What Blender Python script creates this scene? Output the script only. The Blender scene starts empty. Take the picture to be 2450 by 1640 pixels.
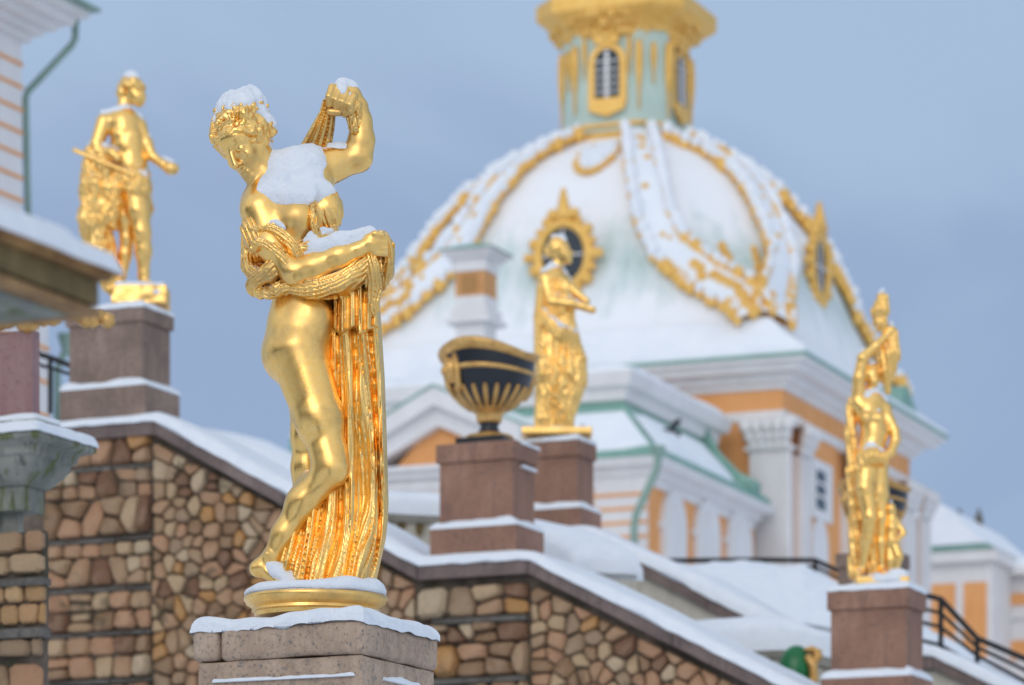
import bpy, bmesh, math, random
import numpy as np
from mathutils import Vector, Matrix, noise as mnoise

random.seed(7)
SC = bpy.context.scene
COL = SC.collection
R = math.radians

# ------------------------------------------------------------------ camera
F, H, CX, CAMZ = 9000.0, 2600.0, 1225.0, 1.6      # lens in photo pixels, horizon row, centre column, eye height
cam = bpy.data.cameras.new('camera')
cam.sensor_width = 36.0
cam.lens = F / 2450.0 * 36.0
cam.shift_y = (H - 820.0) / 2450.0
cam.clip_start = 0.1
cam.clip_end = 9000.0
cam.dof.use_dof = True
cam.dof.focus_distance = 11.93
cam.dof.aperture_fstop = 4.8
camo = bpy.data.objects.new('camera', cam)
COL.objects.link(camo)
camo.location = (0, 0, CAMZ)
camo.rotation_euler = (R(90), 0, 0)
SC.camera = camo

# ------------------------------------------------------------------ light
SUN_EL, SUN_AZ = 24.0, -16.0     # azimuth measured from straight behind the camera, negative = from the left
sunv = Vector((math.sin(R(SUN_AZ)) * math.cos(R(SUN_EL)), -math.cos(R(SUN_AZ)) * math.cos(R(SUN_EL)), math.sin(R(SUN_EL))))
sun = bpy.data.lights.new('sun', 'SUN')
sun.energy = 0.55
sun.angle = R(35)
sun.color = (1.0, 0.96, 0.90)
suno = bpy.data.objects.new('sun', sun)
COL.objects.link(suno)
suno.rotation_euler = sunv.to_track_quat('Z', 'Y').to_euler()
suno.location = (-20, -20, 40)

w = bpy.data.worlds.new('World')
SC.world = w
w.use_nodes = True
nt = w.node_tree
nt.nodes.clear()
def wn(t, **kw):
    n = nt.nodes.new(t)
    for k, v in kw.items(): setattr(n, k, v)
    return n
sky = wn('ShaderNodeTexSky', sky_type='NISHITA', sun_disc=False)
sky.sun_elevation = R(SUN_EL)
sky.sun_rotation = math.atan2(sunv.x, sunv.y)
sky.dust_density = 1.2
sky.air_density = 1.0
sky.ozone_density = 2.0
bg = wn('ShaderNodeBackground'); bg.inputs['Strength'].default_value = 0.1
out = wn('ShaderNodeOutputWorld')
tc = wn('ShaderNodeTexCoord')
mp = wn('ShaderNodeMapping'); mp.inputs['Scale'].default_value = (1.0, 1.0, 2.6)
nz = wn('ShaderNodeTexNoise'); nz.inputs['Scale'].default_value = 2.2; nz.inputs['Detail'].default_value = 4; nz.inputs['Roughness'].default_value = 0.45
rm = wn('ShaderNodeMapRange'); rm.inputs['From Min'].default_value = 0.34; rm.inputs['From Max'].default_value = 0.68
rm.inputs['To Min'].default_value = 0.78; rm.inputs['To Max'].default_value = 1.0
mx = wn('ShaderNodeMix', data_type='RGBA')
# thin winter cloud in front of the clear sky: greyer and brighter than the blue behind it
mx.inputs[7].default_value = (4.5, 5.9, 8.2, 1)
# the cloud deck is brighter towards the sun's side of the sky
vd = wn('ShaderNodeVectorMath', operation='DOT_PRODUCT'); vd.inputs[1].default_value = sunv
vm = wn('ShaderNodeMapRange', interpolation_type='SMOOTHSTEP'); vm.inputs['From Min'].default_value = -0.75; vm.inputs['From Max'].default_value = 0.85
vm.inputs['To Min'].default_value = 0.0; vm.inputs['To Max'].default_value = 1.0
n2_ = wn('ShaderNodeTexNoise'); n2_.inputs['Scale'].default_value = 3.4; n2_.inputs['Detail'].default_value = 5; n2_.inputs['Roughness'].default_value = 0.5; n2_.inputs['Distortion'].default_value = 0.6
mp2 = wn('ShaderNodeMapping'); mp2.inputs['Location'].default_value = (0.35, 0.0, 0.3); mp2.inputs['Rotation'].default_value = (0, R(20), 0); mp2.inputs['Scale'].default_value = (1.0, 1.0, 1.8)
r2_ = wn('ShaderNodeMapRange', interpolation_type='SMOOTHSTEP'); r2_.inputs['From Min'].default_value = 0.38; r2_.inputs['From Max'].default_value = 0.62
nt.links.new(tc.outputs['Generated'], mp2.inputs['Vector']); nt.links.new(mp2.outputs[0], n2_.inputs['Vector']); nt.links.new(n2_.outputs['Fac'], r2_.inputs['Value'])
md = wn('ShaderNodeMix', data_type='RGBA'); md.inputs[7].default_value = (3.1, 4.1, 6.1, 1); md.inputs[6].default_value = (4.0, 5.3, 7.2, 1)
nt.links.new(r2_.outputs[0], md.inputs[0])
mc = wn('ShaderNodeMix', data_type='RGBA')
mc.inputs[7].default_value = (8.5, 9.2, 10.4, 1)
nt.links.new(tc.outputs['Generated'], mp.inputs['Vector'])
nt.links.new(mp.outputs[0], nz.inputs['Vector'])
nt.links.new(nz.outputs['Fac'], rm.inputs['Value'])
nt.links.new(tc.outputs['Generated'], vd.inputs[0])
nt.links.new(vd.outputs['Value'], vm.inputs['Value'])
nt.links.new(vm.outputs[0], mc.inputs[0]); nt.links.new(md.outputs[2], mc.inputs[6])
nt.links.new(rm.outputs[0], mx.inputs[0])
nt.links.new(sky.outputs[0], mx.inputs[6])
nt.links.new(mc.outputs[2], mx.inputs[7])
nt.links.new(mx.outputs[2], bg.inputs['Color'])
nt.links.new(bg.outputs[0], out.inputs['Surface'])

SC.view_settings.view_transform = 'Standard'
SC.view_settings.look = 'None'
SC.view_settings.gamma = 1.0
SC.view_settings.exposure = 0.0
SC.view_settings.use_curve_mapping = False
SC.render.engine = 'CYCLES'

# ------------------------------------------------------------------ geometry helpers
def P(px, py, Y):
    return Vector(((px - CX) / F * Y, Y, CAMZ + (H - py) / F * Y))

class Frame:
    """plan frame turned clockwise by th about its origin: lx runs right and nearer, ly runs away"""
    def __init__(s, px, Y, th):
        s.th = R(th); s.c = math.cos(s.th); s.s = math.sin(s.th)
        s.ox = (px - CX) / F * Y; s.oy = Y
        s.rot = -s.th
    def yfront(s, px, ly=0.0):
        t = (px - CX) / F
        return (ly + s.ox * s.s + s.oy * s.c) / (t * s.s + s.c)
    def yside(s, px, lx=0.0):
        t = (px - CX) / F
        return (lx + s.ox * s.c - s.oy * s.s) / (t * s.c - s.s)
    def loc(s, px, Y):
        X = (px - CX) / F * Y - s.ox; Yy = Y - s.oy
        return (X * s.c - Yy * s.s, X * s.s + Yy * s.c)
    def fr(s, px, py, ly=0.0):      # photo point on the plane ly -> (lx, z)
        Y = s.yfront(px, ly)
        return s.loc(px, Y)[0], CAMZ + (H - py) / F * Y
    def sd(s, px, py, lx=0.0):      # photo point on the plane lx -> (ly, z)
        Y = s.yside(px, lx)
        return s.loc(px, Y)[1], CAMZ + (H - py) / F * Y
    def origin(s, z=0.0):
        return Vector((s.ox, s.oy, z))
    def world(s, lx, ly, z):
        return Vector((s.ox + lx * s.c + ly * s.s, s.oy - lx * s.s + ly * s.c, z))

def thing(name, label, cat, loc=(0, 0, 0), rotz=0.0, group=None):
    o = bpy.data.objects.new(name, None); COL.objects.link(o)
    o.empty_display_size = 0.1
    o.location = loc; o.rotation_euler = (0, 0, rotz)
    o['label'] = label; o['category'] = cat
    if group: o['group'] = group
    return o

def link(name, me, mat=None, parent=None):
    o = bpy.data.objects.new(name, me); COL.objects.link(o)
    if mat is not None and len(me.materials) == 0: me.materials.append(mat)
    if parent is not None: o.parent = parent
    return o

def part(name, bm, mat, parent=None, smooth=False, bevel=0.0, kind=None, label=None, angle=None):
    if bevel > 0:
        es = [e for e in bm.edges if e.is_manifold and e.calc_face_angle(0) > 0.6]
        bmesh.ops.bevel(bm, geom=es, offset=bevel, segments=2, affect='EDGES', profile=0.6)
    bmesh.ops.recalc_face_normals(bm, faces=bm.faces)
    me = bpy.data.meshes.new(name)
    bm.to_mesh(me); bm.free()
    if smooth:
        me.polygons.foreach_set('use_smooth', [True] * len(me.polygons))
        if angle is not None:
            me.set_sharp_from_angle(angle=R(angle))
    o = link(name, me, mat, parent)
    if kind: o['kind'] = kind
    if label: o['label'] = label
    return o

def BM(): return bmesh.new()

def box(bm, x0, x1, y0, y1, z0, z1):
    v = [bm.verts.new(p) for p in ((x0, y0, z0), (x1, y0, z0), (x1, y1, z0), (x0, y1, z0), (x0, y0, z1), (x1, y0, z1), (x1, y1, z1), (x0, y1, z1))]
    for f in ((0, 3, 2, 1), (4, 5, 6, 7), (0, 1, 5, 4), (1, 2, 6, 5), (2, 3, 7, 6), (3, 0, 4, 7)):
        bm.faces.new([v[i] for i in f])

def prism(bm, pts, y0, y1, axis='y'):
    """polygon pts (a, z) extruded from y0 to y1; axis 'y': a is x; axis 'x': a is y"""
    if axis == 'y':
        A = [bm.verts.new((a, y0, z)) for a, z in pts]; B = [bm.verts.new((a, y1, z)) for a, z in pts]
    elif axis == 'x':
        A = [bm.verts.new((y0, a, z)) for a, z in pts]; B = [bm.verts.new((y1, a, z)) for a, z in pts]
    else:
        A = [bm.verts.new((a, b, y0)) for a, b in pts]; B = [bm.verts.new((a, b, y1)) for a, b in pts]
    n = len(pts)
    bm.faces.new(A); bm.faces.new(B[::-1])
    for i in range(n):
        bm.faces.new((A[i], A[(i + 1) % n], B[(i + 1) % n], B[i]))

def lathe(bm, prof, seg=32, c=(0, 0, 0), sx=1.0, sy=1.0, mod=None, cap=True):
    rings = []
    for (r, z) in prof:
        ring = []
        for k in range(seg):
            a = 2 * math.pi * k / seg
            rr, zz = (r, z) if mod is None else mod(r, z, a)
            ring.append(bm.verts.new((c[0] + rr * math.cos(a) * sx, c[1] + rr * math.sin(a) * sy, c[2] + zz)))
        rings.append(ring)
    for A, B in zip(rings, rings[1:]):
        for k in range(seg):
            bm.faces.new((A[k], A[(k + 1) % seg], B[(k + 1) % seg], B[k]))
    if cap:
        bm.faces.new(rings[0][::-1]); bm.faces.new(rings[-1])

def tube(bm, pts, r, seg=8, closed=False):
    """round bar along pts; r is one radius or a list"""
    pts = [Vector(p) for p in pts]; n = len(pts)
    rs = r if isinstance(r, (list, tuple)) else [r] * n
    rings = []; up = None
    for i, p in enumerate(pts):
        if closed: t = pts[(i + 1) % n] - pts[i - 1]
        else: t = pts[min(i + 1, n - 1)] - pts[max(i - 1, 0)]
        t.normalize()
        if up is None:
            up = Vector((0, 0, 1)) if abs(t.z) < 0.9 else Vector((1, 0, 0))
        a = t.cross(up)
        if a.length < 1e-4: a = t.cross(Vector((0, 1, 0)))
        a.normalize(); b = a.cross(t).normalized(); up = b
        rings.append([bm.verts.new(p + (a * math.cos(2 * math.pi * k / seg) + b * math.sin(2 * math.pi * k / seg)) * rs[i]) for k in range(seg)])
    m = n if closed else n - 1
    for i in range(m):
        A, B = rings[i], rings[(i + 1) % n]
        for k in range(seg):
            bm.faces.new((A[k], A[(k + 1) % seg], B[(k + 1) % seg], B[k]))
    if not closed:
        bm.faces.new(rings[0][::-1]); bm.faces.new(rings[-1])

def ball(bm, c, r, sub=1, sc=(1, 1, 1)):
    res = bmesh.ops.create_icosphere(bm, subdivisions=sub, radius=r)
    for v in res['verts']:
        v.co = Vector((v.co.x * sc[0] + c[0], v.co.y * sc[1] + c[1], v.co.z * sc[2] + c[2]))

def snow_pad(bm, x0, x1, y0, y1, zf, th, nx=24, ny=12, edge=None, amp=0.25, seed=0.0, over=0.0, drop=0.0):
    """cushion of snow on a top face: full in the middle, rounded and slightly uneven at its edges.
    zf(x, y) is the height of the face underneath"""
    if edge is None: edge = th * 1.1
    if not callable(zf):
        z0 = zf; zf = lambda x, y: z0
    def ease(n):
        # more rows near the edges
        o = []
        for i in range(n + 1):
            t = i / n
            o.append(0.5 - 0.5 * math.cos(math.pi * t))
        return o
    X = [x0 - over + (x1 - x0 + 2 * over) * t for t in ease(nx)]
    Yv = [y0 - over + (y1 - y0 + 2 * over) * t for t in ease(ny)]
    top = []; bot = []
    fx = 1.0 / max(th * 5, 0.02)
    for x in X:
        rt = []; rb = []
        for y in Yv:
            wob = mnoise.noise(Vector((x * fx * 1.7 + seed, y * fx * 1.7, seed * 1.3))) * edge * 0.7
            dx = min(x - X[0], X[-1] - x); dy = min(y - Yv[0], Yv[-1] - y)
            d = max(0.0, min(dx, dy) + (wob if min(dx, dy) > 0 else 0) * 0.6)
            s = min(1.0, d / edge)
            h = math.sqrt(max(0.0, 1 - (1 - s) ** 2))
            n = mnoise.noise(Vector((x * fx * 0.6, y * fx * 0.6, seed))) * 0.6 + mnoise.noise(Vector((x * fx * 2.1, y * fx * 2.1, seed + 5))) * 0.3
            ed = 1.0 if min(dx, dy) <= 1e-6 else 0.0
            jit = mnoise.noise(Vector((x * fx * 3, y * fx * 3, seed + 9)))
            zb = zf(x, y)
            # irregular lower lip hanging a little over the edge
            hang = (drop * (0.5 + 0.5 * jit)) if ed else 0.0
            ox = (jit * 0.25 * edge) if ed else 0.0
            rt.append(bm.verts.new((x, y + (ox if (dy <= 1e-6) else 0), zb + th * h * (1 + amp * n) - hang + 0.0015)))
            rb.append(bm.verts.new((x, y + (ox if (dy <= 1e-6) else 0), zb - hang - 0.001)))
        top.append(rt); bot.append(rb)
    nX, nY = len(X), len(Yv)
    for i in range(nX - 1):
        for j in range(nY - 1):
            bm.faces.new((top[i][j], top[i + 1][j], top[i + 1][j + 1], top[i][j + 1]))
            bm.faces.new((bot[i][j], bot[i][j + 1], bot[i + 1][j + 1], bot[i + 1][j]))
    for i in range(nX - 1):
        bm.faces.new((top[i][0], bot[i][0], bot[i + 1][0], top[i + 1][0]))
        bm.faces.new((top[i][-1], top[i + 1][-1], bot[i + 1][-1], bot[i][-1]))
    for j in range(nY - 1):
        bm.faces.new((top[0][j], top[0][j + 1], bot[0][j + 1], bot[0][j]))
        bm.faces.new((top[-1][j], bot[-1][j], bot[-1][j + 1], top[-1][j + 1]))

def sweep(bm, path, prof, capped=True):
    """profile prof [(a, z)] swept along path of (x, y, z, nx, ny): a goes along the outward normal (nx, ny)"""
    rings = []
    for (x, y, z, nx_, ny_) in path:
        rings.append([bm.verts.new((x + nx_ * a, y + ny_ * a, z + b)) for a, b in prof])
    m = len(prof)
    for A, B in zip(rings, rings[1:]):
        for k in range(m):
            bm.faces.new((A[k], A[(k + 1) % m], B[(k + 1) % m], B[k]))
    if capped:
        bm.faces.new(rings[0][::-1]); bm.faces.new(rings[-1])

def eave(bm, x0, x1, y0, y1, prof, close=True):
    """moulding profile [(outward, z)] run round the front (y0) and right (x1) and left, back sides of a rectangle"""
    s2 = 1.0
    cs = [(x0, y1, -1, 1), (x0, y0, -1, -1), (x1, y0, 1, -1), (x1, y1, 1, 1)]
    rings = [[bm.verts.new((x + sx * a, y + sy * a, z)) for a, z in prof] for x, y, sx, sy in cs]
    m = len(prof); n = 4 if close else 3
    for i in range(n):
        A, B = rings[i], rings[(i + 1) % 4]
        for k in range(m):
            bm.faces.new((A[k], A[(k + 1) % m], B[(k + 1) % m], B[k]))

# ------------------------------------------------------------------ materials
def mat(name, col=(0.5, 0.5, 0.5), rough=0.6, metal=0.0, build=None, spec=None):
    m = bpy.data.materials.new(name); m.use_nodes = True
    b = m.node_tree.nodes['Principled BSDF']
    b.inputs['Base Color'].default_value = (*col, 1)
    b.inputs['Roughness'].default_value = rough
    b.inputs['Metallic'].default_value = metal
    if spec is not None: b.inputs['Specular IOR Level'].default_value = spec
    if build: build(m.node_tree, b)
    return m
class NT:
    def __init__(s, nt): s.nt = nt
    def n(s, t, **kw):
        n = s.nt.nodes.new(t)
        for k, v in kw.items():
            if k.startswith('i_'): n.inputs[k[2:].replace('_', ' ')].default_value = v
            else: setattr(n, k, v)
        return n
    def l(s, a, b): s.nt.links.new(a, b)
    def coord(s, kind='Object', scale=(1, 1, 1)):
        tc = s.n('ShaderNodeTexCoord'); mp = s.n('ShaderNodeMapping'); mp.inputs['Scale'].default_value = scale
        s.l(tc.outputs[kind], mp.inputs['Vector']); return mp.outputs[0]
    def noise(s, vec, scale, detail=4, rough=0.55, dist=0.0):
        n = s.n('ShaderNodeTexNoise'); n.inputs['Scale'].default_value = scale; n.inputs['Detail'].default_value = detail
        n.inputs['Roughness'].default_value = rough; n.inputs['Distortion'].default_value = dist
        s.l(vec, n.inputs['Vector']); return n.outputs['Fac']
    def ramp(s, fac, stops, interp='LINEAR'):
        r = s.n('ShaderNodeValToRGB'); cr = r.color_ramp; cr.interpolation = interp
        while len(cr.elements) < len(stops): cr.elements.new(0.5)
        for e, (p, c) in zip(cr.elements, stops):
            e.position = p; e.color = (*c, 1) if len(c) == 3 else c
        s.l(fac, r.inputs['Fac']); return r.outputs['Color']
    def mapr(s, v, a, b, c, d):
        r = s.n('ShaderNodeMapRange'); r.inputs['From Min'].default_value = a; r.inputs['From Max'].default_value = b
        r.inputs['To Min'].default_value = c; r.inputs['To Max'].default_value = d
        s.l(v, r.inputs['Value']); return r.outputs[0]
    def mix(s, fac, a, b, mode='MIX'):
        m = s.n('ShaderNodeMix', data_type='RGBA', blend_type=mode)
        if isinstance(fac, float): m.inputs[0].default_value = fac
        else: s.l(fac, m.inputs[0])
        for i, v in ((6, a), (7, b)):
            if isinstance(v, tuple): m.inputs[i].default_value = (*v, 1)
            else: s.l(v, m.inputs[i])
        return m.outputs[2]
    def math(s, op, a, b=0.0):
        m = s.n('ShaderNodeMath', operation=op)
        for i, v in enumerate((a, b)):
            if isinstance(v, (int, float)): m.inputs[i].default_value = v
            else: s.l(v, m.inputs[i])
        return m.outputs[0]
    def bump(s, h, strength, dist, b):
        n = s.n('ShaderNodeBump'); n.inputs['Strength'].default_value = strength; n.inputs['Distance'].default_value = dist
        s.l(h, n.inputs['Height']); s.l(n.outputs[0], b.inputs['Normal'])

def b_gold(scale=1.0, tarn_refl=0.62, sc=1.0):
    def f(nt, b):
        q = NT(nt); v = q.coord('Object', (scale, scale, scale))
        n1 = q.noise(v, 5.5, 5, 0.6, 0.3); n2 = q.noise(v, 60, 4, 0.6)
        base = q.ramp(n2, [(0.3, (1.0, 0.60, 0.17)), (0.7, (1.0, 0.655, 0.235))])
        t = q.mapr(n1, tarn_refl - 0.12, tarn_refl + 0.06, 0.0, 0.55)  # large soft patches: tarnish, and dark reflections put into the colour
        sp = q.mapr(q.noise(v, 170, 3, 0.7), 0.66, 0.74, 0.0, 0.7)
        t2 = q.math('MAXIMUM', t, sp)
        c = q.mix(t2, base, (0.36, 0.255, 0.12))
        # fine dusting of snow caught on the faces that look up
        ge = q.n('ShaderNodeNewGeometry'); sp3 = q.n('ShaderNodeSeparateXYZ'); q.l(ge.outputs['Normal'], sp3.inputs[0])
        up = q.mapr(sp3.outputs['Z'], 0.35, 0.85, -0.30, 0.34)
        du = q.mapr(q.math('ADD', up, q.math('ADD', q.math('MULTIPLY', q.noise(v, 24, 4, 0.6), 0.55), q.math('MULTIPLY', q.noise(v, 230, 2, 0.7), 0.5))), 0.72, 0.86, 0.0, 0.9)
        c = q.mix(du, c, (.84, .86, .9))
        q.l(q.math('SUBTRACT', 1.0, du), b.inputs['Metallic'])
        q.l(c, b.inputs['Base Color'])
        r = q.mapr(q.noise(v, 14, 5, 0.6), 0.3, 0.7, 0.22, 0.36)
        r2 = q.math('ADD', r, q.math('MULTIPLY', t2, 0.22))
        q.l(r2, b.inputs['Roughness'])
        hh = q.math('ADD', q.math('MULTIPLY', q.noise(v, 20, 3, 0.5), 1.0), q.math('MULTIPLY', q.noise(v, 190, 3, 0.6), 0.08))
        q.bump(hh, 0.08, 0.006, b)
    return f
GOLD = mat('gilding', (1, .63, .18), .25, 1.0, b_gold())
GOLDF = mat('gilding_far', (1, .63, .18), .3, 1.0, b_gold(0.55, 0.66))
def b_gpaint(nt, b):
    q = NT(nt); v = q.coord('Object'); n = q.noise(v, 3, 4)
    q.l(q.ramp(n, [(.3, (0.80, .46, .10)), (.7, (0.92, .58, .17))]), b.inputs['Base Color'])
GOLDR = mat('gilded_ironwork', (.7, .45, .12), .5, 0.45, b_gpaint)
def b_snow(s, bs=1.0):
    def f(nt, b):
        q = NT(nt); v = q.coord('Object')
        n = q.noise(v, 9 * s, 5, .6)
        q.l(q.ramp(n, [(.3, (.78, .83, .89)), (.7, (.87, .90, .94))]), b.inputs['Base Color'])
        h = q.math('ADD', q.noise(v, 30 * s, 5, .65), q.math('MULTIPLY', q.noise(v, 260 * s, 2, .6), .35))
        q.bump(h, 0.55 * bs, 0.012 / s, b)
        b.inputs['Subsurface Weight'].default_value = 0.0
    return f
SNOW = mat('snow', (.87, .89, .93), .75, 0, b_snow(1.0, 1.3))
SNOWN = mat('snow_on_statue', (.87, .89, .93), .75, 0, b_snow(2.2, 1.5))
SNOWF = mat('snow_far', (.87, .89, .93), .8, 0, b_snow(0.12, 0.6))
def b_granite(base, dark, light, spots=(0.08, 0.07, 0.07), sc=1.0, stain=None, drip=0.5):
    def f(nt, b):
        q = NT(nt); v = q.coord('Object')
        n1 = q.noise(v, 3.4 * sc, 8, .72); n2 = q.noise(v, 55 * sc, 3, .7); n3 = q.noise(v, 26 * sc, 4, .7)
        c = q.ramp(n1, [(.3, dark), (.5, base), (.72, light)])
        c = q.mix(q.mapr(n2, .56, .66, 0, .7), c, spots)
        c = q.mix(q.mapr(n2, .30, .40, .5, 0), c, light)
        vs = q.coord('Object', (5.5, 5.5, .5))
        st = q.mapr(q.noise(vs, 3.2, 5, .6), .5, .68, 0, drip)
        c = q.mix(st, c, dark)
        if stain:
            c = q.mix(q.mapr(n3, .58, .68, 0, .75), c, stain[0])
            c = q.mix(q.mapr(q.noise(v, 1.6 * sc, 6, .7, .6), .59, .63, 0, .85), c, stain[1])
        q.l(c, b.inputs['Base Color'])
        q.bump(q.math('ADD', q.noise(v, 40 * sc, 6, .7), q.math('MULTIPLY', q.noise(v, 5 * sc, 4), 1.5)), .5, .006, b)
    return f
GRAN_GREY = mat('weathered_granite', (.3, .27, .24), .85, 0, b_granite((.45, .325, .235), (.28, .20, .145), (.58, .44, .33), (.10, .10, .105), 1.3, ((.15, .15, .145), (.34, .20, .095))))
GRAN_RED = mat('red_granite', (.3, .17, .13), .7, 0, b_granite((.30, .155, .10), (.19, .10, .07), (.43, .25, .185), (.07, .05, .045), .6))
GRAN_BRN = mat('brown_granite', (.25, .19, .16), .75, 0, b_granite((.26, .18, .14), (.15, .105, .082), (.41, .30, .24), (.06, .05, .045), .7))
GRAN_CAP = mat('coping_granite', (.2, .16, .15), .8, 0, b_granite((.175, .125, .112), (.085, .066, .062), (.25, .185, .165), (.05, .04, .04), .6))
MARB_PINK = mat('pink_marble', (.35, .2, .19), .4, 0, b_granite((.34, .20, .19), (.25, .12, .115), (.40, .28, .26), (.2, .1, .1), 1.2))
def b_corbel(nt, b):
    q = NT(nt); v = q.coord('Object'); vs = q.coord('Object', (4, 4, .9))
    c = q.ramp(q.noise(v, 6, 6, .65), [(.3, (.11, .12, .10)), (.55, (.26, .26, .225)), (.75, (.36, .36, .31))])
    c = q.mix(q.mapr(q.noise(vs, 6, 4), .52, .62, 0, .85), c, (.095, .115, .025))
    c = q.mix(q.mapr(q.noise(vs, 13, 4), .58, .70, 0, .8), c, (.05, .055, .05))
    q.l(c, b.inputs['Base Color']); q.bump(q.noise(v, 60, 5, .7), .6, .006, b)
CORBEL = mat('mossy_limestone', (.3, .3, .26), .9, 0, b_corbel)
def b_stone(warm=0.0):
    def f(nt, b):
        q = NT(nt); v = q.coord('Object'); oi = q.n('ShaderNodeObjectInfo')
        c = q.ramp(oi.outputs['Random'], [(0, (.29, .17, .09)), (.14, (.39, .25, .14)), (.3, (.48, .33, .19)), (.42, (.20, .10, .055)), (.5, (.42, .25, .14)),
                                          (.64, (.45, .25, .14)), (.76, (.46, .235, .08)), (.84, (.34, .23, .14)), (.93, (.52, .39, .25))], 'CONSTANT')
        if warm: c = q.mix(warm, c, (.62, .37, .16))
        g = q.noise(v, 9, 6, .7); c = q.mix(q.mapr(g, .32, .5, .35, 0.0), c, (.13, .09, .06))
        c = q.mix(q.mapr(q.noise(v, 3.1, 4, .6), .55, .75, 0, .45), c, (.5, .37, .26))
        # moss and black algae in patches over the masonry
        gc = q.n('ShaderNodeNewGeometry'); ms = q.noise(gc.outputs['Position'], 1.1, 5, .7)
        c = q.mix(q.mapr(ms, .55, .63, 0, .85), c, (.045, .045, .022))
        q.l(c, b.inputs['Base Color']); q.bump(q.noise(v, 16, 8, .68), .8, .03, b)
    return f
STONE = mat('field_stone', (.3, .2, .14), .9, 0, b_stone())
STONE_W = mat('tufa_block', (.45, .3, .16), .9, 0, b_stone(0.5))
def b_mortar(nt, b):
    q = NT(nt); v = q.coord('Object')
    c = q.ramp(q.noise(v, 4, 6, .7), [(.35, (.05, .04, .03)), (.55, (.15, .115, .088)), (.8, (.24, .19, .145))])
    c = q.mix(q.mapr(q.noise(v, 1.5, 5, .7), .5, .62, 0, .8), c, (.035, .042, .015))
    q.l(c, b.inputs['Base Color']); q.bump(q.noise(v, 30, 5, .7), .8, .02, b)
MORTAR = mat('dark_mortar', (.08, .06, .05), .95, 0, b_mortar)
SLATE = mat('slate_course', (.12, .11, .10), .85, 0, b_granite((.13, .115, .10), (.06, .055, .045), (.22, .20, .175), (.04, .04, .035), 1.0))
def b_paint(c0, c1, sc=.6):
    def f(nt, b):
        q = NT(nt); v = q.coord('Object'); vs = q.coord('Object', (1, 1, .25))
        n = q.math('ADD', q.math('MULTIPLY', q.noise(v, sc, 6, .6), .5), q.math('MULTIPLY', q.noise(vs, sc * 4, 5, .6), .5))
        q.l(q.ramp(n, [(.35, c0), (.65, c1)]), b.inputs['Base Color']); q.bump(q.noise(v, 12, 4), .2, .02, b)
    return f
WHITE = mat('white_limewash', (.78, .77, .76), .8, 0, b_paint((.70, .68, .67), (.80, .785, .78)))
OCHRE = mat('ochre_limewash', (.75, .4, .15), .8, 0, b_paint((.74, .32, .10), (.84, .41, .16)))
CREAM = mat('cream_marble', (.6, .56, .47), .6, 0, b_paint((.42, .38, .30), (.62, .58, .50), 3))
ROOF = mat('green_copper_roof', (.2, .4, .33), .6, 0, b_paint((.16, .33, .27), (.27, .46, .39), 1.0))
DRUM = mat('pale_green_plaster', (.5, .62, .56), .7, 0, b_paint((.42, .56, .50), (.53, .65, .59), 1.0))
def b_domesnow(nt, b):
    q = NT(nt); v = q.coord('Object'); vs = q.coord('Object', (1.4, 1.4, .12))
    sp = q.n('ShaderNodeSeparateXYZ'); q.l(v, sp.inputs[0])
    # thin melted band low on the dome where the copper shows through in streaks
    hgt = q.math('SUBTRACT', 1.0, q.math('ABSOLUTE', q.math('MULTIPLY', q.math('SUBTRACT', sp.outputs['Z'], DOME_MELT), .36)))
    f = q.math('ADD', q.math('MULTIPLY', hgt, .42), q.math('MULTIPLY', q.noise(vs, 1.5, 5, .6), .62))
    fac = q.mapr(f, .48, .84, 0, .85)
    c = q.mix(fac, (.86, .88, .91), (.33, .50, .46))
    q.l(c, b.inputs['Base Color']); q.bump(q.noise(v, 1.5, 4), .3, .15, b)
GLASS = mat('dark_glazing', (.02, .03, .04), .12, 0, None, .6)
BLACKP = mat('black_enamel', (.012, .014, .02), .3, 0, None)
IRON = mat('black_iron', (.02, .02, .022), .5, .3)
def b_green(nt, b):
    q = NT(nt); q.l(q.ramp(q.noise(q.coord(), 6, 4), [(.3, (.0, .12, .03)), (.7, (.0, .2, .06))]), b.inputs['Base Color'])
GREENB = mat('green_enamel', (0, .16, .05), .3, 0, b_green)
def b_bronze(nt, b):
    q = NT(nt); v = q.coord('Object'); n = q.noise(v, 9, 6, .7)
    q.l(q.ramp(n, [(.3, (.06, .045, .018)), (.5, (.19, .13, .05)), (.7, (.30, .21, .08))]), b.inputs['Base Color']); q.bump(n, .6, .01, b)
BRONZE = mat('mossy_bronze_band', (.1, .07, .03), .7, .3, b_bronze)
def b_copperrim(nt, b):
    q = NT(nt); v = q.coord('Object'); n = q.noise(v, 12, 6, .7)
    q.l(q.ramp(n, [(.35, (.22, .11, .04)), (.65, (.50, .30, .12))]), b.inputs['Base Color'])
def b_urn(nt, b):
    q = NT(nt); v = q.coord('Object'); n = q.noise(v, 12, 6, .7)
    q.l(q.ramp(n, [(.35, (.50, .27, .08)), (.65, (.85, .52, .18))]), b.inputs['Base Color'])
GILTWORN = mat('worn_gilding', (.45, .28, .1), .55, .55, b_copperrim)
PIPE = mat('green_painted_metal', (.22, .34, .28), .5, .2, b_paint((.20, .31, .26), (.28, .40, .34), 2))
DOME_MELT = 26.6
DSNOW = mat("dome_snow_over_copper", (.8,.85,.9), .8, 0, b_domesnow)
BRICK = mat('orange_brick', (.6, .3, .12), .85, 0, b_paint((.55, .25, .09), (.66, .36, .15), 2))
CROW = mat('dark_feathers', (.03, .03, .035), .7)
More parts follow.
